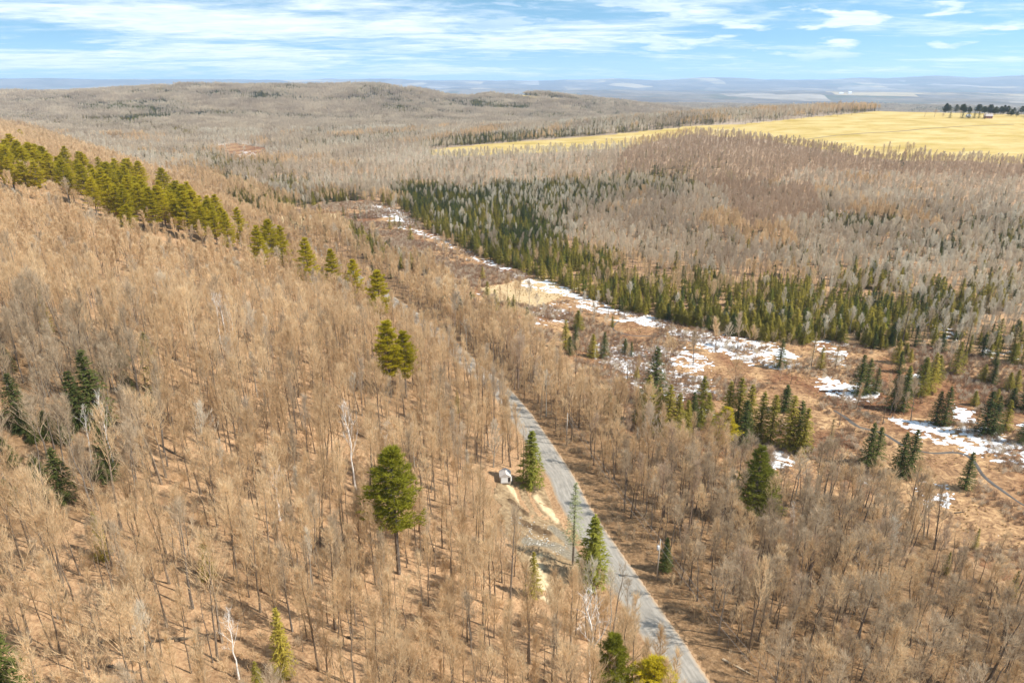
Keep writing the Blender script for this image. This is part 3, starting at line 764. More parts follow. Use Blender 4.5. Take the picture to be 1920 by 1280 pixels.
# ------------------------------------------------------------------ snow: thin sheets that sink into the ground at their edges
def snow_sheets():
    m, nt, N, L = mat('old_snow')
    out = N('ShaderNodeOutputMaterial'); b = N('ShaderNodeBsdfPrincipled'); b.inputs['Roughness'].default_value = .7
    geo = N('ShaderNodeNewGeometry'); n = N('ShaderNodeTexNoise'); n.inputs['Scale'].default_value = .9; n.inputs['Detail'].default_value = 5; L(geo.outputs['Position'], n.inputs[0])
    r = N('ShaderNodeValToRGB'); r.color_ramp.elements[0].position = .3; r.color_ramp.elements[0].color = (.42, .40, .37, 1); r.color_ramp.elements[1].position = .62; r.color_ramp.elements[1].color = (.78, .78, .79, 1)
    L(n.outputs[0], r.inputs[0]); L(r.outputs[0], b.inputs['Base Color']); L(b.outputs[0], out.inputs[0])
    polys = [  # outline, coverage
        ([(680, 385), (720, 383), (770, 400), (790, 425), (740, 420), (700, 405)], .64),
        ([(740, 410), (790, 432), (880, 470), (960, 505), (1030, 530), (1000, 545), (920, 505), (820, 455), (745, 425)], .64),
        ([(1000, 520), (1060, 530), (1110, 560), (1080, 562), (1015, 550)], .62),
        ([(1060, 545), (1160, 575), (1260, 600), (1245, 622), (1150, 600), (1080, 575)], .60),
        ([(1230, 605), (1370, 628), (1480, 648), (1505, 680), (1470, 700), (1400, 680), (1310, 655), (1250, 632)], .64),
        ([(1090, 560), (1060, 600), (1020, 600), (1000, 572)], .42),
        ([(975, 570), (1040, 570), (1080, 610), (1000, 615)], .38), ([(1180, 640), (1330, 660), (1350, 740), (1240, 760), (1140, 700), (1100, 640)], .52),
        ([(1330, 690), (1345, 760), (1330, 830), (1290, 800), (1320, 740)], .48),
        ([(1510, 705), (1600, 712), (1640, 728), (1650, 765), (1600, 760), (1540, 735)], .66),
        ([(1500, 625), (1600, 640), (1590, 690), (1540, 668)], .56), ([(1735, 565), (1760, 570), (1755, 600), (1735, 590)], .6), ([(1700, 690), (1735, 700), (1730, 730), (1700, 725)], .6),
        ([(1650, 770), (1700, 780), (1780, 795), (1850, 800), (1930, 830), (1990, 860), (1990, 900), (1920, 880), (1840, 860), (1770, 845), (1700, 810)], .62),
        ([(1780, 745), (1830, 770), (1850, 800), (1790, 800)], .58), ([(1420, 838), (1470, 842), (1492, 872), (1450, 884), (1425, 870)], .70), ([(1595, 885), (1650, 893), (1640, 912), (1605, 908)], .56),
        ([(1690, 895), (1780, 905), (1790, 960), (1720, 950)], .46), ([(1820, 970), (1880, 990), (1870, 1010)], .42),
        ([(1480, 555), (1500, 560), (1465, 590), (1440, 585)], .55), ([(1830, 650), (1920, 660), (1920, 680), (1840, 670)], .5), ([(430, 285), (490, 282), (485, 296), (450, 297)], .5), ([(450, 325), (465, 322), (460, 335), (450, 335)], .6),
        ([(1560, 395), (1600, 395), (1600, 402), (1560, 402)], .5), ([(1900, 790), (1990, 800), (1990, 840), (1900, 815)], .55), ([(1740, 600), (1810, 610), (1800, 640), (1760, 640)], .5), ([(880, 540), (930, 560), (925, 580), (890, 565)], .45)]
    tot = []
    for poly, cov in polys:
        xs = [p[0] for p in poly]; ys = [p[1] for p in poly]
        X, Y, Z, D = hit(xs, ys)
        cell = .45 if D.min() < 330 else (.9 if D.min() < 700 else 2.5)
        pad = 4
        gx = np.arange(X.min() - pad, X.max() + pad, cell); gy = np.arange(Y.min() - pad, Y.max() + pad, cell)
        if len(gx) * len(gy) > 420000:
            cell *= math.sqrt(len(gx) * len(gy) / 420000.); gx = np.arange(X.min(), X.max(), cell); gy = np.arange(Y.min(), Y.max(), cell)
        GX, GY = np.meshgrid(gx, gy); GZ = height(GX, GY); px, py, dep = project(GX, GY, GZ)
        e = np.zeros(GX.shape)
        jx = (fbm(GX / 7, GY / 7, 51) - .5) * 30; jy = (fbm(GX / 7, GY / 7, 52) - .5) * 16
        for ox, oy in ((0, 0), (9, 0), (-9, 0), (0, 5), (0, -5)): e += pip(px + jx + ox, py + jy + oy, poly) / 5.
        f = fbm(GX / 7.5, GY / 4.5, 61, 5) * .46 + fbm(GX / 1.7, GY / 1.1, 62, 4) * .54 + (cov - .5) * .5 + (e - 1) * .35 - .552
        f[e < .2] = -1
        off = np.clip(f * 2.2, -.12, .14) + .03
        k = (f[:-1, :-1] > -.04) | (f[1:, :-1] > -.04) | (f[:-1, 1:] > -.04) | (f[1:, 1:] > -.04)
        if not k.any(): continue
        tot.append(grid_mesh('snow', GX, GY, GZ + off, m, keep=k))
    # one object
    import bmesh
    bm = bmesh.new()
    for me in tot: bm.from_mesh(me)
    me = bpy.data.meshes.new('snow'); bm.to_mesh(me); bm.free(); me.materials.append(m)
    me.polygons.foreach_set('use_smooth', [True] * len(me.polygons))
    link('snow', me, kind='stuff', label='old white snow lying in broken patches over the marsh', category='snow')
    print('snow faces', len(me.polygons))


snow_sheets()


# ------------------------------------------------------------------ the cleared plot beside the road
def clearing():
    m, nt, N, L = mat('dug_soil')
    out = N('ShaderNodeOutputMaterial'); b = N('ShaderNodeBsdfPrincipled'); b.inputs['Roughness'].default_value = .95; b.inputs['Specular IOR Level'].default_value = .1
    at_ = N('ShaderNodeVertexColor'); at_.layer_name = 'soil'; sp = N('ShaderNodeSeparateColor'); L(at_.outputs[0], sp.inputs[0])
    geo = N('ShaderNodeNewGeometry')

    def noise(sc, d=7):
        n = N('ShaderNodeTexNoise'); n.inputs['Scale'].default_value = sc; n.inputs['Detail'].default_value = d; n.inputs['Roughness'].default_value = .7; L(geo.outputs['Position'], n.inputs[0]); return n.outputs[0]

    def ramp(f, stops):
        r = N('ShaderNodeValToRGB'); e = r.color_ramp.elements
        while len(e) < len(stops): e.new(.5)
        for el, (p, c) in zip(e, stops): el.position = p; el.color = (*c, 1)
        L(f, r.inputs[0]); return r.outputs[0]

    def mix(f, a, c):
        n = N('ShaderNodeMix'); n.data_type = 'RGBA'; L(f, n.inputs[0]); L(a, n.inputs[6]); L(c, n.inputs[7]); return n.outputs[2]
    c = ramp(noise(.9), [(.3, (.13, .085, .045)), (.5, (.26, .18, .10)), (.7, (.42, .31, .18))])
    c = mix(sp.outputs[0], c, ramp(noise(1.2), [(.3, (.46, .34, .19)), (.7, (.66, .53, .34))]))
    c = mix(sp.outputs[1], c, ramp(noise(1.5), [(.3, (.055, .035, .02)), (.7, (.17, .11, .06))]))
    c = mix(sp.outputs[2], c, ramp(noise(2.5), [(.3, (.13, .105, .07)), (.7, (.29, .25, .185))]))
    L(c, b.inputs['Base Color'])
    bp = N('ShaderNodeBump'); bp.inputs['Strength'].default_value = .7; bp.inputs['Distance'].default_value = .2; L(noise(3), bp.inputs['Height']); L(bp.outputs[0], b.inputs['Normal'])
    L(b.outputs[0], out.inputs[0])
    X, Y, Z, D = hit([p[0] for p in P_CLEAR], [p[1] for p in P_CLEAR])
    gx = np.arange(X.min() - 3, X.max() + 3, .3); gy = np.arange(Y.min() - 3, Y.max() + 3, .3)
    GX, GY = np.meshgrid(gx, gy); GZ = height(GX, GY); px, py, _ = project(GX, GY, GZ)
    e = np.zeros(GX.shape); jx = (fbm(GX / 3, GY / 3, 81) - .5) * 22; jy = (fbm(GX / 3, GY / 3, 82) - .5) * 18
    for ox, oy in ((0, 0), (7, 0), (-7, 0), (0, 6), (0, -6), (4, 4), (-4, 4), (4, -4), (-4, -4)): e += pip(px + jx + ox, py + jy + oy, P_CLEAR) / 9.
    s = line_dist(GX, GY, ROAD)

    def pl(a, w):  # closeness to a line drawn in photo space
        A = np.array(a, float); d = np.abs(line_dist(px, py * 1.0, A)); return np.clip(1 - d / w, 0, 1)
    nz = fbm(GX / 1.6, GY / 1.6, 83)
    rut = np.maximum(pl([(962, 893), (968, 915), (976, 938), (990, 960)], 6), pl([(982, 900), (990, 918), (1000, 945), (1012, 965)], 6))
    bank = np.maximum(pl([(955, 940), (972, 952), (990, 968)], 7), pl([(980, 984), (1000, 990), (1012, 998), (1030, 1003)], 11))
    sand = np.maximum(np.maximum(pl([(1005, 935), (1025, 955), (1045, 978)], 12), pl([(955, 912), (965, 925), (980, 945)], 9)), pl([(1003, 1050), (1012, 1080), (1022, 1120), (1015, 1135)], 20))
    grav = np.maximum(pl([(985, 1015), (1010, 1020), (1050, 1030), (1075, 1045)], 13), pl([(1035, 990), (1060, 1010), (1085, 1050)], 12))
    clod = np.maximum(pl([(1000, 1028), (1020, 1030), (1045, 1030)], 8), pl([(1035, 925), (1050, 960), (1070, 995)], 5))
    Zr = GZ - .35 * sstep(.1, .8, rut) + .0 + (nz - .5) * .55 + clod * .6 + .35 * sand * 0 + bank * (.9 * (nz - .3) + .2)
    Zr -= .35 * grav * (nz - .5)
    Zr += (fbm(GX / .8, GY / .8, 84) - .5) * .22
    Zr = Zr + .16 + np.where(s < 6.0, -1.2 * (6.0 - s), 0) - .9 * (1 - sstep(.2, .6, e))
    soil = np.zeros(GX.shape + (4,)); soil[..., 3] = 1
    soil[..., 0] = sstep(.25, .75, sand * .9 + (nz - .5) * .9) * sstep(0, .15, sand); soil[..., 1] = np.clip(sstep(.2, .8, rut) * .7 + sstep(.3, .8, bank + (nz - .5) * .8), 0, 1); soil[..., 2] = sstep(.2, .6, grav + (nz - .5) * .5)
    k = (e[:-1, :-1] > .05) & (s[:-1, :-1] > 4.2)
    me = grid_mesh('dirt_clearing', GX, GY, Zr, m, {'soil': soil}, keep=k)
    link('dirt_clearing', me, kind='structure', label='freshly dug sandy clearing with wheel ruts left of the road')
    # stones along the dug bank: loose rubble
    R = MB(); lr = random.Random(3)
    xs, ys = [], []
    for _ in range(260):
        a = lr.random()
        if lr.random() < .5: xs.append(958 + a * 75 + lr.gauss(0, 5)); ys.append(975 + a * 30 + lr.gauss(0, 6))
        else: xs.append(985 + a * 70 + lr.gauss(0, 5)); ys.append(1012 + a * 22 + lr.gauss(0, 5))
    X, Y, Z, _ = hit(xs, ys)
    for x, y, z in zip(X, Y, Z):
        q = lr.uniform(.09, .30); st = len(R.v)
        for dx, dy, dz in ((1, 0, 0), (0, 1, 0), (-1, 0, 0), (0, -1, 0), (0, 0, 1), (0, 0, -1)):
            k_ = q * lr.uniform(.7, 1.3); R.v.append((x + dx * k_ + lr.gauss(0, .03), y + dy * k_ + lr.gauss(0, .03), z + .3 + dz * k_ * .8))
        for f in ((0, 1, 4), (1, 2, 4), (2, 3, 4), (3, 0, 4), (1, 0, 5), (2, 1, 5), (3, 2, 5), (0, 3, 5)): R.f.append(tuple(st + i for i in f)); R.m.append(0)
    me = R.mesh('rubble', [simple_mat('pale_stone', [(.3, (.30, .27, .22)), (.7, (.58, .54, .47))], 2., bump=0)])
    link('rubble', me, kind='stuff', label='loose pale stones strewn over the dug bank', category='rubble')


clearing()


# ------------------------------------------------------------------ things: copy helper
def thing(name, label, cat, loc, rz=0.0, group=None, scale=1.0):
    o = bpy.data.objects.new(name, None); COL.objects.link(o); o.location = loc; o.rotation_euler = (0, 0, rz); o.scale = (scale,) * 3 if np.isscalar(scale) else scale
    o['label'] = label; o['category'] = cat
    o.empty_display_size = 1
    if group: o['group'] = group
    return o


MESH = {}


def parts_mesh(key, T, C, mt, mc):
    if key not in MESH:
        T.m = [0] * len(T.f); C.m = [0] * len(C.f)
        MESH[key] = (T.mesh('trunk', [mt]), C.mesh('crown', [mc]))
    return MESH[key]


def tree(name, label, cat, loc, scale, key, TC, mt, mc, group=None, rz=None, part='crown'):
    a, b = parts_mesh(key, TC[0], TC[1], mt, mc)
    t = thing(name, label, cat, loc, rnd.random() * 6.28 if rz is None else rz, group, scale)
    link('trunk', a, t); link(part, b, t)
    return t


def col_of(name, meshes):
    c = bpy.data.collections.new(name)
    for i, me in enumerate(meshes):
        o = bpy.data.objects.new('%s_%03d' % (name, i), me); c.objects.link(o)
    return c


def scatter(name, label, cat, pts, idx, rot, scl, coll):
    me = bpy.data.meshes.new(name); me.vertices.add(len(pts)); me.vertices.foreach_set('co', np.asarray(pts, np.float32).ravel())
    a = me.attributes.new('pick', 'INT', 'POINT'); a.data.foreach_set('value', np.asarray(idx, np.int32))
    a = me.attributes.new('turn', 'FLOAT_VECTOR', 'POINT'); a.data.foreach_set('vector', np.asarray(rot, np.float32).ravel())
    a = me.attributes.new('size', 'FLOAT_VECTOR', 'POINT'); a.data.foreach_set('vector', np.asarray(scl, np.float32).ravel())
    o = link(name, me, kind='stuff', label=label, category=cat)
    ng = bpy.data.node_groups.new(name + '_nodes', 'GeometryNodeTree')
    ng.interface.new_socket('Geometry', in_out='INPUT', socket_type='NodeSocketGeometry'); ng.interface.new_socket('Geometry', in_out='OUTPUT', socket_type='NodeSocketGeometry')
    N = ng.nodes.new; L = ng.links.new
    gi = N('NodeGroupInput'); go = N('NodeGroupOutput'); ip = N('GeometryNodeInstanceOnPoints'); ci = N('GeometryNodeCollectionInfo')
    ci.inputs['Collection'].default_value = coll; ci.inputs['Separate Children'].default_value = True; ci.inputs['Reset Children'].default_value = True

    def attr(n, t):
        k = N('GeometryNodeInputNamedAttribute'); k.data_type = t; k.inputs['Name'].default_value = n; return k.outputs['Attribute']
    ip.inputs['Pick Instance'].default_value = True
    L(gi.outputs[0], ip.inputs['Points']); L(ci.outputs[0], ip.inputs['Instance']); L(attr('pick', 'INT'), ip.inputs['Instance Index'])
    L(attr('turn', 'FLOAT_VECTOR'), ip.inputs['Rotation']); L(attr('size', 'FLOAT_VECTOR'), ip.inputs['Scale']); L(ip.outputs[0], go.inputs[0])
    md = o.modifiers.new('scatter', 'NODES'); md.node_group = ng
    return o


# ------------------------------------------------------------------ where the forest grows
def jgrid(x0, x1, y0, y1, sp):
    gx = np.arange(x0, x1, sp); gy = np.arange(y0, y1, sp); X, Y = np.meshgrid(gx, gy)
    X = X + rng.uniform(-.5, .5, X.shape) * sp; Y = Y + rng.uniform(-.5, .5, Y.shape) * sp
    return X.ravel(), Y.ravel()


def conifer_pick(X, Y, Z, PX, PY, RR, LOD, SD, free, marsh, behind_field, U, odd_share):
    con = np.zeros(len(X), bool); ckind = np.zeros(len(X), int)
    for poly, share, kd in CONIFER_ZONES:
        q_ = 1.0 if kd == 'belt' else .6
        jx = (fbm(X / 26, Y / 26, 111) - .5) * 110 * q_ * np.clip(600 / RR, .15, 1); jy = (fbm(X / 26, Y / 26, 112) - .5) * np.clip(9000 / RR, 5, 34) * q_ * np.where(PY > 480, 1, 1.3)
        inb = np.interp(PX, [745, 960, 1280, 1480, 1700], [425, 503, 603, 642, 645]) - PY if kd == 'belt' else 100
        jy = np.where(inb < 22, 0, jy)
        m_ = pip(PX + jx, PY + jy, poly) & free & ~con & (SD < 0)
        cl = np.where(RR > 1500, fbm(X / 170, Y / 90, 95) * 1.25 - .14, fbm(X / 18, Y / 18, 95))
        gp_ = fbm(X / 13, Y / 13, 113)
        pr = share * np.where((gp_ < .40) & (inb > 16), .30, 1.0) if share > .6 else share * np.clip((cl - .34) * 5, 0, 2.2)
        sel = m_ & (U < pr); con |= sel
        u2 = rng.random(len(X)); tone = fbm(X / 30, Y / 30, 96)
        if kd == 'belt': near_edge = (PY - np.interp(PX, [745, 960, 1280, 1480, 1700], [425, 503, 603, 642, 645])) > -38; ck = np.where((u2 < .72) & (near_edge | (PX > 1180) | (tone > .52)), 1, np.where(u2 > .86, 2, 0))
        elif kd == 'dark': ck = np.where(u2 < .34, 1, np.where(u2 > .88, 2, 0))
        elif kd == 'olive': ck = np.where(u2 < .68, 1, np.where(u2 > .9, 3, 0))
        elif kd == 'green': ck = np.full(len(X), 2)
        else: ck = np.where(u2 < .6, 3, 1)
        ckind = np.where(sel, ck, ckind)
    con |= behind_field & free
    odd = free & (SD < 0) & (RR > 300) & (rng.random(len(X)) < odd_share); ckind = np.where(odd & ~con, 0, ckind); con |= odd
    mc = marsh & (RR < 700) & (SD < -40) & (rng.random(len(X)) < np.where(PX > 1640, .06, .008)) & ~pip(PX, PY, [(1480, 700), (2000, 800), (2000, 1100), (1500, 950)]); ckind = np.where(mc, np.where(rng.random(len(X)) < .6, 1, 0), ckind); con |= mc
    return con, ckind


KN = ['dark', 'olive', 'green', 'larch']


def rings(steps=((40, 270, 3.65, 0), (270, 760, 4.35, 1), (760, 1650, 6.6, 2), (1650, 3000, 14.5, 3), (3000, 6200, 21., 3))):
    out = []
    for r0, r1, sp, lod in steps:
        X, Y = jgrid(-r1 * .80, r1 * .80, 25, r1, sp); R = np.hypot(X, Y); k = (R >= r0) & (R < r1); X, Y, R = X[k], Y[k], R[k]
        k = np.abs(X) < .86 * Y + 60; X, Y, R = X[k], Y[k], R[k]
        Z = height(X, Y); px, py, dep = project(X, Y, Z)
        k = (dep > 5) & (px > -170) & (px < 2090) & (py < 2300); out.append((X[k], Y[k], Z[k], px[k], py[k], R[k], np.full(k.sum(), lod)))
    return [np.concatenate(q) for q in zip(*out)]


X, Y, Z, PX, PY, RR, LOD = rings()
SD = line_dist(X, Y, ROAD)
U = rng.random(len(X))
marsh = (pip(PX, PY, P_MARSH) & (SD < -14) & (RR < 1200)) | (pip(PX, PY, P_MARSH2) & (RR < 3000) & (SD < 0))
# patchy edge so the woods thin out into the marsh
marsh &= ~((fbm(X / 22, Y / 22, 91) > .60) & (U < .16) & (PY < 800))
field = pip(PX, PY, P_FIELD) & (RR > 500) & (RR < 2100)
for p in P_FAR_FIELDS: field |= pip(PX, PY, p) & (RR > 1800)
clearp = pip(PX, PY, P_CLEAR) | (pip(PX, PY, [(920, 1000), (960, 1060), (985, 1110), (1000, 1190), (1075, 1190), (1110, 1090), (1060, 1040)]) & (rng.random(len(X)) < .75))
road = np.abs(SD) < np.where(SD > 0, np.where(PY < 830, 4.8, 7.8), np.where(PY < 830, 5.0, 10.5))
road |= (SD > 0) & (SD < 13) & (PX > 735) & (PX < 835) & (PY > 572) & (PY < 622)
behind_field = (pip(PX, PY, [(1690, 214), (1740, 209), (2100, 214), (2100, 190), (1690, 190)]) & (RR < 2000))
free = ~(marsh | field | clearp | road)
# openings in the near woods
gapn = fbm(X / 16, Y / 16, 93)
free &= ~((gapn < .30) & (RR < 420))
far_plain = (Z < -38) & (RR > 2300)
pinez = pip(PX, PY, [(-200, 330), (90, 318), (180, 332), (290, 365), (400, 418), (450, 450), (440, 490), (330, 490), (200, 450), (60, 400), (-200, 380)]) & (SD > 0)
free &= ~(pinez & (rng.random(len(X)) < .8))
eyep = [(748, 1075), (733, 745), (762, 745), (715, 610), (668, 562), (627, 540), (582, 532), (492, 498), (513, 492), (534, 492), (455, 452), (432, 458), (996, 912), (1110, 1095), (1074, 1062), (1408, 985), (947, 908), (947, 935), (965, 930), (975, 965), (950, 955), (990, 1000), (1000, 1120), (185, 800), (152, 805), (205, 900), (15, 1330), (535, 1270), (392, 1085), (448, 1272), (668, 925), (40, 800), (120, 940), (1231, 1088)]
_ex, _ey, _ez, _ = hit([e[0] for e in eyep], [e[1] for e in eyep])
for a_, b_, c_ in zip(_ex, _ey, eyep):
    r_ = 2.4 if c_[0] in (748, 448, 668, 392) else 7.0 if c_[0] in (947, 965, 1074, 1110, 975, 950, 990) else 4.5
    free &= ~((np.hypot(X - a_, Y - b_) < r_) | ((np.abs(X - a_ * (Y / b_)) < 3.2) & (Y < b_) & (Y > b_ - 13)))
con, ckind = conifer_pick(X, Y, Z, PX, PY, RR, LOD, SD, free, marsh, behind_field, U, .0)
hard = free & ~con & ~(pip(PX, PY, CONIFER_ZONES[0][0]) & (rng.random(len(X)) < .55))
hard &= ~((LOD == 3) & far_plain & (U < .35))
pal = np.full(len(X), 'grey', dtype=object)
n1 = fbm(X / 140, Y / 140, 97); n2 = fbm(X / 60, Y / 60, 98)
pal[:] = 'mauve'
pal[(SD < 0) & (RR > 300) & (n1 + .35 * (rng.random(len(X)) - .5) > .53)] = 'pale'
pal[(SD < 0) & (RR > 300) & (n1 <= .50) & (n2 > .55)] = 'tan'
pal[pip(PX, PY, P_RUSSET) | pip(PX, PY, P_RUSSET2)] = 'russet'
pal[RR > 1700] = 'mauve'
pal[(SD > 0) & (RR < 1700)] = 'tan'
pal[(SD <= 0) & (RR < 300) & (PX < 2200)] = 'grey'
pal[(SD <= 0) & (SD > -60) & (PY < 900) & (RR < 900)] = 'tan'
pal[(SD > 0) & pip(PX, PY, [(-300, 600), (60, 620), (250, 720), (330, 860), (220, 1000), (-300, 1060)])] = 'grey'  # greyer palette paints the dusky shade of the left stand into the trees
sp_u = rng.random(len(X)); nearw = RR < 460
pal[nearw & (pal == 'tan') & (sp_u < .07)] = 'grey'; pal[nearw & (pal == 'tan') & (sp_u > .95)] = 'mauve'; pal[nearw & (pal == 'grey') & (SD < 0) & (sp_u > .70)] = 'tan'; pal[nearw & (pal == 'grey') & (SD < 0) & (sp_u < .10)] = 'russet'
pal[hard & (rng.random(len(X)) < .018) & (RR < 900)] = 'pale'
print('hard', hard.sum(), 'conifer', con.sum())

PALS = ['tan', 'grey', 'pale', 'russet', 'mauve']
order = np.argsort(RR)
inview = (PX > -15) & (PX < 1935) & (PY < 1340)
pick = [i for i in order if hard[i] and inview[i] and RR[i] > 60][:205]
picked = set(pick)
SIDE_LABEL = {
    ('tan', 'L'): ('slender bare grey-brown hardwood on the leaf-covered slope left of the gravel road', 'bare hardwoods on the slope left of the road'),
    ('tan', 'F'): ('slender bare tan hardwood in the belt right beside the gravel road', 'bare hardwoods in the belt beside the road'),
    ('grey', 'L'): ('bare grey-twigged hardwood in the dusky stand at the left edge of the slope', 'grey hardwoods at the left edge of the slope'),
    ('grey', 'R'): ('bare grey hardwood in the dark woods between the gravel road and the marsh', 'bare grey hardwoods right of the road'),
    ('pale', 'L'): ('pale-twigged bare tree standing out among browner hardwoods on the slope', 'pale bare trees on the slope'),
    ('pale', 'R'): ('pale-twigged bare tree standing out in the woods right of the road', 'pale bare trees right of the road')}
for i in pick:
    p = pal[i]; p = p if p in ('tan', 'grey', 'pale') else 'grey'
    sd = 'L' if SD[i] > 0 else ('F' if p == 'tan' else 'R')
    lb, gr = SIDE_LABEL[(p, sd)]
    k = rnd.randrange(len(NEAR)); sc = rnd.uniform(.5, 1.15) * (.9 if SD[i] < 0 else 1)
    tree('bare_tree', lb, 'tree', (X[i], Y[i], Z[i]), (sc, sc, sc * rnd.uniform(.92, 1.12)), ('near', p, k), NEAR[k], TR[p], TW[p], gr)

NJ = [joined(MBt, MBc) if False else None for MBt, MBc in []]


def make_lods(p):
    ms = []
    for T, C in NEAR:
        J = MB(); J.add(T); a = len(J.f); J.add(C); J.m = [0] * a + [1] * (len(J.f) - a); ms.append(J.mesh('bare_tree', [TR[p], TW[p]]))
    for J in MID: ms.append(J.mesh('bare_tree', [TR[p], TW[p]]))
    for J in FAR: ms.append(J.mesh('bare_tree', [TR[p], TW[p]]))
    for J in CLUMP: ms.append(J.mesh('bare_trees', [TR[p], TW[p]]))
    return ms


off = [0, len(NEAR), len(NEAR) + len(MID), len(NEAR) + len(MID) + len(FAR)]; cnt = [len(NEAR), len(MID), len(FAR), len(CLUMP)]
rest = hard.copy(); rest[list(picked)] = False
WOOD_LABEL = {'tan': 'mass of tan leafless hardwoods covering the long slope and road belt', 'grey': 'mass of dull grey leafless hardwoods in the lower right woods', 'pale': 'pale silvery groves of leafless poplars across the valley floor',
              'russet': 'reddish-brown leafless woods along the near edge of the yellow field', 'mauve': 'greyish-mauve leafless woods over the valley and the far ridge'}
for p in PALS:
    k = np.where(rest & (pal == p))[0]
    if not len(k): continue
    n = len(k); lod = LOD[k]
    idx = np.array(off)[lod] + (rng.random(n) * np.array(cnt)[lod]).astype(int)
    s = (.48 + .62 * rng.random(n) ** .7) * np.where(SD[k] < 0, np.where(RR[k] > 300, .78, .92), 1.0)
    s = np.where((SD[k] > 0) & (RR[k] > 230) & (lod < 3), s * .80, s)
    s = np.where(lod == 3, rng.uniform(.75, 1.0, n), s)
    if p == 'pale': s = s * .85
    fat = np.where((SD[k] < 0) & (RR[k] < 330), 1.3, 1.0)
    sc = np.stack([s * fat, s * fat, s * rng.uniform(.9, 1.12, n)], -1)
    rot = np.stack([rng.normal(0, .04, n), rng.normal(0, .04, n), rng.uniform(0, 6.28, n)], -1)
    scatter(dict(tan='hillside_woods', grey='roadside_woods', pale='poplar_groves', russet='field_edge_woods', mauve='ridge_woods')[p], WOOD_LABEL[p], 'woods', np.stack([X[k], Y[k], Z[k]], -1), idx, rot, sc, col_of('wood_' + p, make_lods(p)))

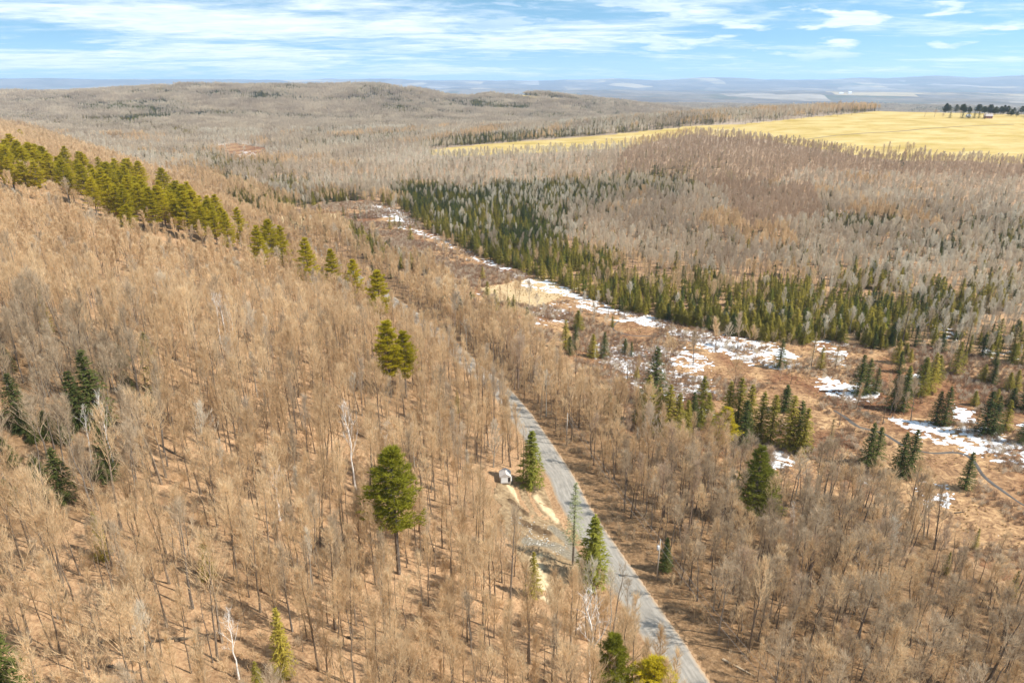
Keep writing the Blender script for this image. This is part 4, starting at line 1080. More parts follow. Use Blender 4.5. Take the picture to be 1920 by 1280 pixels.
# ------------------------------------------------------------------ conifers picked out by eye: x, top, base in the photograph, kind, label
EYE = [
    (748, 842, 1075, 'pine', 'tall bright green pine with a long bare trunk in the middle of the slope'),
    (733, 603, 745, 'pine', 'left and taller stem of the twin pines beside the hidden bend of the road'),
    (762, 622, 745, 'pine', 'right and shorter of the twin pines beside the hidden bend of the road'),
    (715, 508, 622, 'pine', 'tall pine just above the visible bend of the grey road'),
    (668, 487, 578, 'pine', 'broad bright pine between the slim pines at the foot of the line'),
    (627, 468, 556, 'pine', 'small slim pine between two broad ones above the marsh'),
    (582, 447, 552, 'pine', 'broad flat-topped pine standing alone at mid slope'),
    (492, 424, 518, 'pine', 'leftmost pine of the trio below the end of the pine line'),
    (513, 412, 512, 'pine', 'middle pine of the trio below the end of the pine line'),
    (534, 424, 512, 'pine', 'rightmost pine of the trio below the end of the pine line'),
    (455, 390, 472, 'pine', 'narrow dark pine at the lower right end of the pine line'),
    (432, 398, 476, 'pine', 'small round pine just left of the narrow one ending the line'),
    (246, 385, 440, 'pine', 'bushy low pine hanging below the long pine line'),
    (42, 243, 268, 'pine', 'tiny dark pine near the top left brow of the slope'),
    (67, 246, 264, 'pine', 'smallest pine near the top left brow of the slope'),
    (172, 276, 300, 'spruce', 'small dark spruce beside the far stretch of road'),
    (207, 290, 312, 'spruce', 'small dark spruce right of the far stretch of road'),
    (185, 657, 800, 'hemlock', 'dark dense hemlock standing out at the left of the slope'),
    (152, 695, 805, 'hemlock', 'low dark hemlock leaning against the big hemlock at left'),
    (290, 622, 735, 'thin', 'thin ragged green hemlock right of the big dark hemlock'),
    (92, 545, 625, 'thin', 'sparse small evergreen high among tan crowns at left'),
    (40, 700, 800, 'hemlock', 'dim green hemlock in the dusky stand at the left edge'),
    (205, 800, 900, 'hemlock', 'low dark hemlock under the white-limbed tree at left'),
    (120, 840, 940, 'hemlock', 'low hemlock in the grey thicket at the left edge'),
    (15, 1155, 1330, 'hemlock', 'dark green hemlock cut off by the lower left corner'),
    (392, 1003, 1085, 'thin', 'small dark evergreen in the lower left woods'),
    (195, 960, 1050, 'thin', 'small olive evergreen in the grey trees at lower left'),
    (535, 1140, 1270, 'thin', 'slim dark evergreen right of the white birch near the bottom'),
    (490, 1240, 1320, 'thin', 'evergreen sapling at the bottom edge below the white birch'),
    (858, 732, 775, 'thin', 'small yellow-green sapling on the slope above the road'),
    (996, 808, 912, 'roadspruce', 'full yellow-green spruce on the road edge beside the hut'),
    (1110, 968, 1095, 'roadspruce', 'pointed spruce on the left verge below the clearing'),
    (1074, 905, 1062, 'larch', 'tall pale nearly bare larch with a dark trunk by the road'),
    (1000, 1035, 1120, 'thin', 'ragged yellow-green evergreen edging the sandy pit'),
    (1143, 1192, 1350, 'pine', 'bushy bright green pine at the bottom edge left of the road'),
    (1218, 1238, 1375, 'pine', 'round pine top at the bottom edge, touching the road'),
    (1246, 1008, 1070, 'spruce', 'dark little spruce behind the utility pole'),
    (1408, 838, 985, 'green', 'tall deep green pine at the marsh edge right of the road belt'),
    (1428, 880, 980, 'green', 'lower green companion leaning on the tall pine at the marsh edge'),
    (1355, 764, 840, 'pine', 'brilliant yellow-green young pine in front of the olive clump'),
    (1372, 890, 925, 'green', 'small rounded green pine left of the tall pine'),
    (1461, 636, 690, 'spruce', 'lone conical spruce at the tip of the snowy strip'),
    (1608, 665, 740, 'spruce', 'left spire of the dark spruce trio below the belt'),
    (1622, 672, 738, 'spruce', 'middle spire of the dark spruce trio below the belt'),
    (1640, 690, 738, 'spruce', 'rounded right end of the dark spruce trio below the belt'),
    (1672, 695, 768, 'spruce', 'left of two joined spruces behind the snow strip'),
    (1690, 690, 770, 'spruce', 'right of two joined spruces behind the snow strip'),
    (1752, 733, 795, 'spruce', 'short dark left half of the spruce pair above the stream'),
    (1768, 725, 797, 'spruce', 'taller right half of the spruce pair above the stream'),
    (1842, 733, 815, 'spruce', 'tallest spire of the spruce group near the right edge'),
    (1858, 742, 815, 'spruce', 'second spire of the spruce group near the right edge'),
    (1882, 750, 808, 'olive', 'olive rounded tree ending the spruce group near the right edge'),
    (1915, 772, 832, 'spruce', 'spruce cut off by the right edge above the snow'),
    (1625, 793, 872, 'spruce', 'dark left spruce of the pair this side of the stream'),
    (1640, 800, 870, 'spruce', 'close right companion of the dark spruce this side of the stream'),
    (1684, 812, 893, 'spruce', 'left stem of the open spruce pair by the tan bank'),
    (1702, 806, 893, 'spruce', 'right stem of the open spruce pair by the tan bank'),
    (1808, 848, 917, 'spruce', 'lone spruce standing left of the stream fork'),
    (1772, 1035, 1075, 'thin', 'small green sapling at the right end of the grey woods'),
    (1826, 990, 1030, 'thin', 'faint green shrub-sized evergreen at the marsh edge'),
    (1895, 1070, 1120, 'thin', 'small evergreen near the right edge of the lower woods'),
    (914, 528, 582, 'olive', 'olive cedar pair left stem by the bare sand flat'), (928, 542, 584, 'olive', 'olive cedar pair right stem by the bare sand flat'),
    (963, 552, 587, 'olive', 'tiny pointed evergreen right of the cedar pair'), (888, 545, 575, 'olive', 'faint small cedar left of the cedar pair'),
    (1060, 600, 655, 'olive', 'left cedar of the small marsh clump below the snow strip'), (1078, 608, 655, 'spruce', 'right spire of the small marsh clump below the snow strip'),
    (1132, 622, 672, 'spruce', 'thin dark spruce on the snowy marsh beside a grey snag'), (1183, 640, 668, 'spruce', 'tiny spruce alone on the snowy marsh'),
    (1225, 652, 760, 'spruce', 'tall thin spire rising over the olive clump'),
    (1212, 705, 805, 'olive', 'broad olive spruce at the left of the roadward clump'), (1196, 730, 790, 'spruce', 'dark low spruce at the shaded left foot of the clump'),
    (1140, 728, 775, 'spruce', 'dark small spruce among bare trees left of the clump'), (1156, 745, 790, 'spruce', 'second dark small spruce left of the clump'),
    (1232, 728, 815, 'olive', 'second olive spruce of the roadward clump'), (1250, 722, 820, 'olive', 'third olive spruce of the roadward clump'), (1268, 738, 822, 'olive', 'olive spruce at the front of the roadward clump'),
    (1285, 750, 820, 'olive', 'short olive spruce near the snowy gap'), (1312, 707, 800, 'olive', 'tall olive spruce standing before the snow'), (1296, 735, 805, 'spruce', 'dark spire left of the tall olive spruce'),
    (1325, 738, 800, 'olive', 'small companion right of the tall olive spruce'), (1362, 715, 800, 'olive', 'left crown of the dense olive group'), (1380, 708, 805, 'olive', 'highest crown of the dense olive group'),
    (1400, 722, 815, 'olive', 'right crown of the dense olive group'), (1392, 750, 835, 'spruce', 'dark spire in front of the dense olive group'), (1422, 735, 825, 'olive', 'olive tree with a bare trunk right of the group'),
    (1443, 740, 832, 'olive', 'loose olive tree before the red shrubs'), (1476, 742, 842, 'olive', 'tall loose olive spruce near the marsh edge'), (1503, 765, 852, 'olive', 'broad olive spruce nearest the stream bend'), (1492, 752, 842, 'spruce', 'slim dark spruce inside the broad olive one'),
    (1550, 785, 862, 'larch', 'thin tan larch beside the stream bend'), (1520, 622, 692, 'larch', 'thin tan larch among the snow near the belt'), (1538, 650, 692, 'olive', 'tiny olive spruce near the thin larch'),
    (1565, 645, 695, 'larch', 'pale tan larch right of the tiny olive spruce'), (1725, 672, 742, 'olive', 'narrow olive cedar behind the spruce pair'), (1742, 662, 735, 'olive', 'taller olive cedar behind the spruce pair'),
    (1790, 640, 700, 'olive', 'olive cedar among grey trees toward the right edge'), (1690, 560, 650, 'larch', 'tall pinkish larch at the right end of the belt'), (1810, 590, 660, 'larch', 'tan larch in the open right-hand woods'),
]
EYE_M = {'pine': ('pine_tree', PINES, 'pine', 22.), 'green': ('pine_tree', PINES, 'green', 22.), 'spruce': ('spruce_tree', SPR_NEAR, 'dark', 13.), 'hemlock': ('hemlock_tree', SPR_NEAR, 'dark', 13.),
         'olive': ('spruce_tree', SPR_NEAR, 'olive', 13.), 'roadspruce': ('spruce_tree', SPR_NEAR, 'green', 13.), 'thin': ('evergreen_sapling', SPR_NEAR, 'olive', 13.), 'larch': ('larch_tree', LARCH, 'larch', 15.)}


def eye_tree(px, top, base, kind, label, group=None, cat='tree'):
    x, y, z, _ = [float(q[0]) for q in hit(px, base)]
    zb = y * CP - (z - CAM_H) * SP; yt = (640 - top) / 1280; yb = (640 - base) / 1280
    h = (yt - yb) * zb / (CP + SP * yt)
    name, lib, nd, H0 = EYE_M[kind]; k = rnd.randrange(len(lib)); s = h / H0
    if label.startswith('tall bright green pine'): k = 3
    if 'bright green pine' in label: nd = 'pine2' if kind == 'pine' else nd
    if kind in ('hemlock', 'roadspruce'): sc = (s * 1.45, s * 1.45, s)
    elif kind == 'thin': sc = (s * .9, s * .9, s)
    elif kind in ('spruce', 'olive'): sc = (s * 1.25, s * 1.25, s)
    elif kind in ('pine', 'green'): w = s * .98 if h > 17 else min(s * 1.5, 1.0); sc = (w, w, s)
    else: sc = (s, s, s)
    if label.startswith('tall pale nearly'): nd = 'paleg'
    tree(name, label, cat, (x, y, z), sc, (kind, nd, k), lib[k], TR['grey'], NEEDLE[nd], group)
    return h


for e in EYE: print('%s %.1f' % (e[3], eye_tree(*e)), end='; ')
# low hemlocks under the grey stand at the left edge
lr = random.Random(31)
for i in range(17):
    a = lr.uniform(5, 300); b = lr.uniform(640, 960)
    if not pip(np.array([a]), np.array([b]), P_LEAN)[0]: continue
    x, y, z, _d = [float(q[0]) for q in hit(a, b)]; k = lr.randrange(len(SPR_NEAR)); q = lr.uniform(.3, .6)
    tree('hemlock_tree', 'low dark hemlock under the grey stand at the left edge', 'tree', (x, y, z), (q * 2.2, q * 2.2, q), ('hemlock', 'dark', k), SPR_NEAR[k], TR['grey'], NEEDLE['dark'], 'low hemlocks in the grey stand')
# the long line of pines on the brow
PP = [(0, 322), (90, 318), (180, 338), (290, 372), (400, 425), (440, 452), (400, 462), (310, 448), (230, 428), (150, 392), (60, 372), (0, 352)]
n_p = 0
lr = random.Random(17); placed = []
for _ in range(4000):
    a = lr.uniform(-20, 440); b = lr.uniform(305, 462)
    if not pip(np.array([max(a, 1.)]), np.array([b]), PP)[0]: continue
    x, y, z, _d = [float(q[0]) for q in hit(a, b)]
    if any((x - u) ** 2 + (y - v) ** 2 < 5.2 ** 2 for u, v in placed): continue
    placed.append((x, y)); k = lr.randrange(len(PINES)); s = lr.uniform(.8, 1.2)
    tree('pine_tree', 'bright yellow-green pine in the long dense line of pines along the brow at left', 'tree', (x, y, z), (s * 1.12, s * 1.12, s), ('pine', 'pine', k), PINES[k], TR['grey'], NEEDLE['pine'], 'pines in the long line on the brow'); n_p += 1
    if n_p >= 110: break
print('pines', n_p)

HX = (X, Y, Z, PX, PY, RR, LOD, SD)
X, Y, Z, PX, PY, RR, LOD = rings(((150, 270, 3.6, 0), (270, 760, 3.5, 1), (760, 1650, 5.0, 2), (1650, 3000, 14.5, 3), (3000, 6200, 21., 3)))
SD = line_dist(X, Y, ROAD)
mz = (pip(PX, PY, P_MARSH) & (SD < -14) & (RR < 1200)) | (pip(PX, PY, P_MARSH2) & (RR < 3000) & (SD < 0))
fz = pip(PX, PY, P_FIELD) & (RR > 500) & (RR < 2100)
for p in P_FAR_FIELDS: fz |= pip(PX, PY, p) & (RR > 1800)
bz_ = (pip(PX, PY, [(1690, 214), (1740, 209), (2100, 214), (2100, 190), (1690, 190)]) & (RR < 2000))
con, ckind = conifer_pick(X, Y, Z, PX, PY, RR, LOD, SD, ~(mz | fz | (np.abs(SD) < 7)), mz, bz_, rng.random(len(X)), np.where(RR < 1400, .034, .016))
print('conifers', con.sum())
# conifer woods: the 200 nearest as trees of their own, the rest as one mass
ci = np.where(con)[0]; ci = ci[np.argsort(RR[ci])]
keepc = [i for i in ci if -10 < PX[i] < 1930 and PY[i] < 1300][:195]
CL = {0: ('dark', 'spruce_tree', 'dark green spruce at the near edge of the conifer belt beyond the marsh', 'dark spruces of the near conifer belt'),
      1: ('olive', 'spruce_tree', 'olive-green spruce at the near edge of the conifer belt beyond the marsh', 'olive spruces of the near conifer belt'),
      2: ('green', 'spruce_tree', 'fresh green spruce at the near edge of the conifer belt beyond the marsh', 'green spruces of the near conifer belt'),
      3: ('larch', 'larch_tree', 'bare tan larch among the conifers beyond the marsh', 'bare larches among the conifers')}
for i in keepc:
    nd, nm, lb, gr = CL[int(ckind[i])]; k = rnd.randrange(len(SPR_NEAR)); s = rnd.uniform(.4, .82); wd = rnd.uniform(1.35, 2.0)
    if nd == 'larch': tree(nm, lb, 'tree', (X[i], Y[i], Z[i]), s * .85, ('larch', nd, k % 2), LARCH[k % 2], TR['grey'], NEEDLE[nd], gr)
    else: tree(nm, lb, 'tree', (X[i], Y[i], Z[i]), (s * wd, s * wd, s), ('spr', nd, k), SPR_NEAR[k], TR['grey'], NEEDLE[nd], gr)
rc = con.copy(); rc[keepc] = False; k = np.where(rc)[0]; n = len(k)
meshes = []
for nd in KN:
    for T, C in SPR_NEAR[:2]:
        J = MB(); J.add(T); a = len(J.f); J.add(C); J.m = [0] * a + [1] * (len(J.f) - a); meshes.append(J.mesh('spruce_tree', [TR['grey'], NEEDLE[nd]]))
    for J in SPR_MID + SPR_FAR + SPR_CLUMP: meshes.append(J.mesh('spruce_tree', [TR['grey'], NEEDLE[nd]]))
per = 2 + 5 + 3 + 3; o4 = np.array([0, 2, 7, 10]); c4 = np.array([2, 5, 3, 3])
idx = ckind[k] * per + o4[LOD[k]] + (rng.random(n) * c4[LOD[k]]).astype(int)
s = rng.uniform(.34, .84, n) * np.where(RR[k] > 420, 1.12, 1.0); s = np.where(LOD[k] == 3, rng.uniform(.7, 1.0, n), s)
scatter('conifer_woods', 'dense dark green and olive conifer belt and stands beyond the marsh', 'woods', np.stack([X[k], Y[k], Z[k]], -1), idx, np.stack([np.zeros(n), np.zeros(n), rng.uniform(0, 6.28, n)], -1), np.stack([s * rng.uniform(1.3, 1.85, n), s * rng.uniform(1.3, 1.85, n), s], -1), col_of('conifer', meshes))

# ------------------------------------------------------------------ marsh thickets, sedge, understorey brush
def cover(name, label, cat, sp, rmax, test, lib, mats, smin, smax, seed):
    Xc, Yc = jgrid(-rmax * .8, rmax * .8, 50, rmax, sp); r = np.hypot(Xc, Yc); k = (r < rmax) & (np.abs(Xc) < .83 * Yc + 40); Xc, Yc, r = Xc[k], Yc[k], r[k]
    Zc = height(Xc, Yc); px, py, dep = project(Xc, Yc, Zc); k = (px > -100) & (px < 2020) & (py < 1420); Xc, Yc, Zc, px, py, r = [q[k] for q in (Xc, Yc, Zc, px, py, r)]
    s = line_dist(Xc, Yc, ROAD); k = test(Xc, Yc, px, py, s, r); Xc, Yc, Zc = Xc[k], Yc[k], Zc[k]; n = len(Xc); print(name, n)
    ms = [J.mesh(name, [m]) for m in mats for J in lib]
    q = rng.uniform(smin, smax, n)
    scatter(name, label, cat, np.stack([Xc, Yc, Zc], -1), (rng.random(n) * len(ms)).astype(int), np.stack([rng.normal(0, .08, n), rng.normal(0, .08, n), rng.uniform(0, 6.28, n)], -1), np.stack([q, q, q * rng.uniform(.8, 1.2, n)], -1), col_of(name + '_src', ms))


def in_marsh(px, py, s, r): return pip(px, py, P_MARSH) & (s < -16)


STRM = np.vstack([STREAM[::6], STREAM[-1:]])
def off_stream(x, y): return np.abs(line_dist(x, y, STRM)) > 2.6
cover('alder_thicket', 'reddish-brown leafless alder thickets spread over the marsh', 'shrubs', 1.55, 900,
      lambda x, y, px, py, s, r: in_marsh(px, py, s, r) & off_stream(x, y) & (fbm(x / 20, y / 20, 101) + .25 * (fbm(x / 4, y / 4, 102) - .5) > np.where((px > 1480) & (py > 700), .53, .43)) & ~pip(px, py, P_BARE[0]) & ~pip(px, py, P_BARE[1]),
      SHRUBS, [SHRUB['red'], SHRUB['red'], TW['mauve']], .4, 1.15, 1)
cover('dry_sedge', 'straw-coloured dry sedge tufts over the open marsh', 'sedge', 1.5, 420,
      lambda x, y, px, py, s, r: in_marsh(px, py, s, r) & off_stream(x, y) & (fbm(x / 6, y / 6, 103) > .52) & (rng.random(len(x)) < .5), TUSS, [SHRUB['straw']], .5, 1.1, 2)
cover('underbrush', 'thin leafless saplings and brush under the trees', 'brush', 1.75, 330,
      lambda x, y, px, py, s, r: ~pip(px, py, P_MARSH) & (np.abs(s) > 5.2) & (~pip(px, py, P_CLEAR)) & ~((s < 0) & (s > -9) & (py > 860) & (fbm(x / 5, y / 5, 120) > .42)) & ~((np.abs(px - 947) < 32) & (np.abs(py - 905) < 38)) & ((fbm(x / 9, y / 9, 104) > np.where(s < 0, .42, .50)) | (np.abs(s) < 10)) & (rng.random(len(x)) < .85), SHRUBS + SAPL, [TW['tan'], TW['grey']], .4, 1.15, 3)


# ------------------------------------------------------------------ white birches and pale snags
def birch(px, top, base, label, fat=1.0, name='birch_tree'):
    x, y, z, _ = [float(q[0]) for q in hit(px, base)]
    zb = y * CP - (z - CAM_H) * SP; yt = (640 - top) / 1280; yb = (640 - base) / 1280; h = (yt - yb) * zb / (CP + SP * yt); k = rnd.randrange(3)
    tree(name, label, 'tree', (x, y, z), (h / 17 * fat, h / 17 * fat, h / 17), ('birch', k), BIRCH[k], TR['white'], TW['white'])


birch(668, 764, 925, 'tall slim white birch with a straight white trunk left of centre')
birch(448, 1150, 1272, 'bright white birch near the bottom edge at lower left', 1.3)
birch(413, 552, 640, 'left stem of the white birch clump high on the slope', 1.2)
birch(425, 555, 642, 'middle stem of the white birch clump high on the slope', 1.2)
birch(440, 556, 640, 'right stem of the white birch clump high on the slope', 1.2)
birch(215, 740, 880, 'crooked white-limbed tree beside the dark hemlock at left', 1.0)
birch(172, 765, 870, 'short white-limbed tree left of the crooked one', 1.0)
birch(525, 878, 975, 'pale twiggy white crown in the middle of the slope', 1.9)
birch(1115, 655, 690, 'short grey-white snag on the snowy marsh', .6, 'dead_tree')
birch(1610, 1020, 1105, 'white-branched tree in the middle of the lower right woods', 1.5)
birch(1487, 945, 1010, 'small whitish tree at the top of the lower right woods', 1.5)
birch(1105, 1130, 1300, 'large pale-limbed tree at the bottom edge left of the road', 1.6)
birch(722, 790, 880, 'pale spreading tree above the tall bright pine', 1.6)

# ------------------------------------------------------------------ fallen logs
log_m = simple_mat('log_bark', [(.3, (.06, .045, .03)), (.7, (.16, .12, .08))], 3., bump=.4)
logp_m = simple_mat('log_pale', [(.3, (.34, .26, .17)), (.7, (.50, .40, .28))], 3., bump=.4)
LOGS = [((110, 1158), (185, 1182), log_m, 'long dark fallen log slanting down the slope at lower left'), ((185, 1205), (262, 1195), log_m, 'dark fallen trunk lying level below the long slanting log'),
        ((270, 1205), (345, 1195), log_m, 'thin fallen trunk beside the white birch at lower left'), ((200, 1248), (262, 1262), log_m, 'short fallen log near the bottom edge at lower left'),
        ((328, 1202), (400, 1188), log_m, 'slim dark fallen pole right of the thin trunk'), ((1355, 1236), (1415, 1268), logp_m, 'pale fallen trunk on the bank right of the road near the bottom'),
        ((300, 835), (345, 860), log_m, 'dark fallen log below the ragged hemlock'), ((650, 1195), (700, 1198), log_m, 'small fallen log in the woods at bottom centre'),
        ((1790, 962), (1808, 960), log_m, 'dark stub of driftwood on the tan marsh edge')]
for (a, b, m_, lb) in LOGS:
    xx, yy, zz, _ = hit([a[0], b[0]], [a[1], b[1]]); p = np.array([xx[0], yy[0], zz[0] + .12]); q = np.array([xx[1], yy[1], zz[1] + .12]); c = (p + q) / 2
    B = MB(); md = c * 0 + np.array([0, 0, height(c[0], c[1]) - c[2] + .15]); B.tube([p - c, md, q - c], [.22, .17, .08], 6)
    for _ in range(5):
        t = rnd.uniform(.3, .95); s0 = (p - c) * (1 - t) + (q - c) * t
        B.tube([s0, s0 + np.array([rnd.gauss(0, .7), rnd.gauss(0, .7), rnd.uniform(.3, 1.0)])], [.05, .02], 3)
    o = link('fallen_log', B.mesh('fallen_log', [m_]), None, tuple(c)); o['label'] = lb; o['category'] = 'log'; o['group'] = 'fallen logs'

# ------------------------------------------------------------------ utility poles and wires along the right verge
pole_m = simple_mat('pole_wood', [(.3, (.34, .29, .23)), (.7, (.50, .45, .38))], 2., (1, 1, .2), bump=.2)
metal_m = simple_mat('transformer_grey', [(.3, (.55, .56, .57)), (.7, (.66, .67, .68))], 1., bump=0, rough=.4, spec=.5)
ins_m = simple_mat('insulator', [(.3, (.45, .42, .40)), (.7, (.55, .52, .5))], 1., bump=0, rough=.3, spec=.5)
wire_m = simple_mat('wire', [(.3, (.30, .28, .26)), (.7, (.40, .38, .36))], 1., bump=0, rough=.5)
poles = []


def upole(px, base, H, label, transformer):
    x, y, z, _ = [float(q[0]) for q in hit(px, base)]
    rt = math.radians(30)
    t = thing('utility_pole', label, 'utility pole', (x, y, z), rt, 'utility poles along the road')
    B = MB(); B.tube([(0, 0, -.8), (0, 0, H * .5), (.05, 0, H)], [.17, .14, .11], 10); link('pole', B.mesh('pole', [pole_m], True), t)
    B = MB(); B.tube([(0, 0, H), (0, 0, H + .12), (0, 0, H + .3)], [.07, .09, .04], 8); link('insulator', B.mesh('insulator', [ins_m], True), t)
    B = MB(); B.box((.22, 0, H - 2.2), (.30, .05, .05)); B.tube([(.36, 0, H - 2.25), (.36, 0, H - 2.12)], [.05, .04], 6); link('bracket', B.mesh('bracket', [ins_m]), t)
    if transformer:
        B = MB(); B.tube([(-.42, 0, H - 2.4), (-.42, 0, H - 2.35), (-.42, 0, H - 1.35), (-.42, 0, H - 1.25)], [.2, .26, .26, .16], 12)
        tr = link('transformer', B.mesh('transformer', [metal_m], True), t)
        B = MB(); B.tube([(-.42, 0, H - 1.25), (-.42, 0, H - 1.0)], [.06, .03], 6); link('bushing', B.mesh('bushing', [ins_m]), tr)
    poles.append((np.array([x, y, z + H + .2]), np.array([x + .36 * math.cos(rt), y + .36 * math.sin(rt), z + H - 2.15])))


upole(1445, 1375, 10.5, 'pale wooden utility pole at the bottom edge right of the road', False)
poles.clear()
xa = flat_hit(1231, 1088, -0.5)
upole(1231, 1088, 10.5, 'pale wooden utility pole with a grey transformer on the right verge', True)
COLP = []
poles_b = list(poles); poles.clear()
for o in list(COL.objects):
    if o.name.startswith('utility_pole') and 'bottom edge' in o['label']:
        o.location.z = height(o.location.x, o.location.y); bz = o.location
poles = [(np.array([bz[0], bz[1], bz[2] + 10.7]), np.array([bz[0] + .31, bz[1] + .18, bz[2] + 8.35]))] + poles_b
upole(1062, 835, 10.5, 'distant wooden utility pole half hidden in the roadside belt', False)
d0 = poles[0][0] - poles[1][0]
ends = [(poles[0][0] + d0, poles[0][1] + d0)] + poles
for i in range(len(ends) - 1):
    for j, nm in ((0, 'upper'), (1, 'lower')):
        a, b = ends[i][j], ends[i + 1][j]; B = MB(); pts = [a * (1 - t) + b * t - np.array([0, 0, 1.0 * 4 * t * (1 - t)]) for t in np.linspace(0, 1, 14)]
        c = pts[0]; B.tube([p - c for p in pts], [.022] * 14, 4)
        o = link('power_line', B.mesh('power_line', [wire_m]), None, tuple(c)); o['label'] = nm + ' pale wire ' + ('leaving the bottom edge beyond the last pole', 'between the bottom pole and the transformer pole', 'from the transformer pole toward the hidden upper pole')[i]; o['category'] = 'power line'; o['group'] = 'wires along the road'


# ------------------------------------------------------------------ weathered hut with white panels beside the clearing
def hut():
    x, y, z, _ = [float(q[0]) for q in hit(947, 908)]
    grey = simple_mat('weathered_boards', [(.3, (.44, .39, .35)), (.7, (.62, .57, .52))], 2., (1, 1, 4), bump=.3)
    white = simple_mat('white_panel', [(.3, (.76, .76, .74)), (.7, (.86, .86, .85))], .7, bump=0, rough=.5)
    post = simple_mat('post_wood', [(.3, (.42, .34, .24)), (.7, (.56, .47, .35))], 3., (1, 1, .3), bump=.2)
    t = thing('hut', 'small weathered hut with white panels and plank roof beside the clearing', 'hut', (x, y + 1.3, z + .1), math.radians(4), None, 1.0)
    w, d, h = 2.7, 2.8, 2.1
    # walls of upright boards with gaps
    fl = MB(); fl.box((0, 0, .32), (w, d, .12)); link('floor', fl.mesh('floor', [grey]), t)
    for sx, sy in ((-1, -1), (1, -1), (-1, 1), (1, 1)):
        B = MB(); B.box((sx * (w / 2 - .06), sy * (d / 2 - .06), h / 2 - .25), (.14, .14, h + .5)); link('post', B.mesh('post', [post]), t)
    bmesh_ = MB(); bmesh_.box((0, 0, 0), (.235, .03, 1.75)); bme = bmesh_.mesh('board', [grey])
    for side in ('b', 'l', 'r'):
        L_ = w if side == 'b' else d; n = int(L_ / .25)
        for i in range(n):
            u = -L_ / 2 + .17 + i * (L_ - .3) / (n - 1) - .02
            o = link('board', bme, t)
            if side == 'b': o.location = (u, d / 2 + .02, 1.25); 
            else: o.location = ((-1 if side == 'l' else 1) * (w / 2 + .03), u, 1.25); o.rotation_euler = (0, 0, math.pi / 2)
    # front: rails above and below a white panel, a narrow one at the right corner
    B = MB(); B.box((0, -d / 2 - .02, 2.1), (w, .05, .16)); B.box((0, -d / 2 - .02, .5), (w, .05, .16)); B.box((.15, -d / 2 - .02, .3 + .2), (w, .045, .1)); link('rail', B.mesh('rail', [grey]), t)
    B = MB(); B.box((-.25, -d / 2 - .10, 1.25), (1.75, .05, 1.45)); link('white_panel', B.mesh('white_panel', [white]), t)
    B = MB(); B.box((w / 2 + .16, -d / 2 + .22, 1.45), (.30, .05, 1.25), math.radians(20)); link('white_panel', B.mesh('white_panel', [white]), t)
    # plank roof, two slopes, ridge running away from the camera
    pm = MB(); pm.box((0, 0, 0), (1.72, .27, .035)); pme = pm.mesh('plank', [grey])
    for sgn in (-1, 1):
        for i in range(12):
            o = link('plank', pme, t); o.location = (sgn * .78, -d / 2 + .12 + i * .26, 2.62 + (i % 2) * .012); o.rotation_euler = (0, sgn * math.radians(32), 0)
    for s in (-1, 1):
        B = MB(); b = len(B.v)
        for yy in (-.03, .03): B.v += [(-w / 2, s * d / 2 + yy, 2.2), (w / 2, s * d / 2 + yy, 2.2), (0, s * d / 2 + yy, 3.0)]
        B.f += [(0, 1, 2), (5, 4, 3), (0, 3, 4, 1), (1, 4, 5, 2), (2, 5, 3, 0)]; B.m += [0] * 5
        link('gable', B.mesh('gable', [grey]), t)


hut()


# ------------------------------------------------------------------ farmstead on the hill and the far white buildings
def house(px, base, w, d, h, roof_c, wall_c, label, name='farmhouse', rz=0.0, windows=4):
    x, y, z, _ = [float(q[0]) for q in hit(px, base)]
    t = thing(name, label, 'house', (x, y, z), rz)
    wm = simple_mat(name + '_wall', [(.3, wall_c), (.7, tuple(min(1, c * 1.15) for c in wall_c))], .3, bump=0); rm = simple_mat(name + '_roof', [(.3, roof_c), (.7, tuple(min(1, c * 1.2) for c in roof_c))], .3, bump=0)
    B = MB(); B.box((0, 0, h / 2 - .5), (w, d, h + 1)); B.v += [(-w / 2, -d / 2, h), (-w / 2, d / 2, h), (-w / 2, 0, h + d * .42), (w / 2, -d / 2, h), (w / 2, d / 2, h), (w / 2, 0, h + d * .42)]
    B.f += [(8, 10, 9), (11, 12, 13)]; B.m += [0, 0]; link('wall', B.mesh('wall', [wm]), t)
    B = MB(); e = .5; rh = d * .42
    for s in (-1, 1):
        b = len(B.v); o = .22
        B.v += [(-w / 2 - e, s * (d / 2 + e), h - .35), (w / 2 + e, s * (d / 2 + e), h - .35), (w / 2 + e, 0, h + rh + .08), (-w / 2 - e, 0, h + rh + .08)]
        B.v += [(a, bb, c + o) for a, bb, c in B.v[-4:]]
        B.f += [tuple(b + i for i in q) for q in ((0, 1, 2, 3), (7, 6, 5, 4), (0, 4, 5, 1), (1, 5, 6, 2), (2, 6, 7, 3), (3, 7, 4, 0))]; B.m += [0] * 6
    rf = link('roof', B.mesh('roof', [rm]), t)
    B = MB(); B.box((w * .2, .6, h + rh + .3), (.8, .8, 1.6)); link('chimney', B.mesh('chimney', [wm]), rf)
    gm = simple_mat(name + '_glass', [(.3, (.03, .035, .04)), (.7, (.06, .065, .07))], 1., bump=0, rough=.15, spec=.5)
    for i in range(windows):
        B = MB(); B.box((-w / 2 + (i + .5) * w / windows, -d / 2 - .03, h * .55), (1.2, .08, 1.4)); link('window', B.mesh('window', [gm]), t)
    B = MB(); B.box((w / 2 + .03, 0, 1.05), (.08, 1.0, 2.1)); link('door', B.mesh('door', [gm]), t)


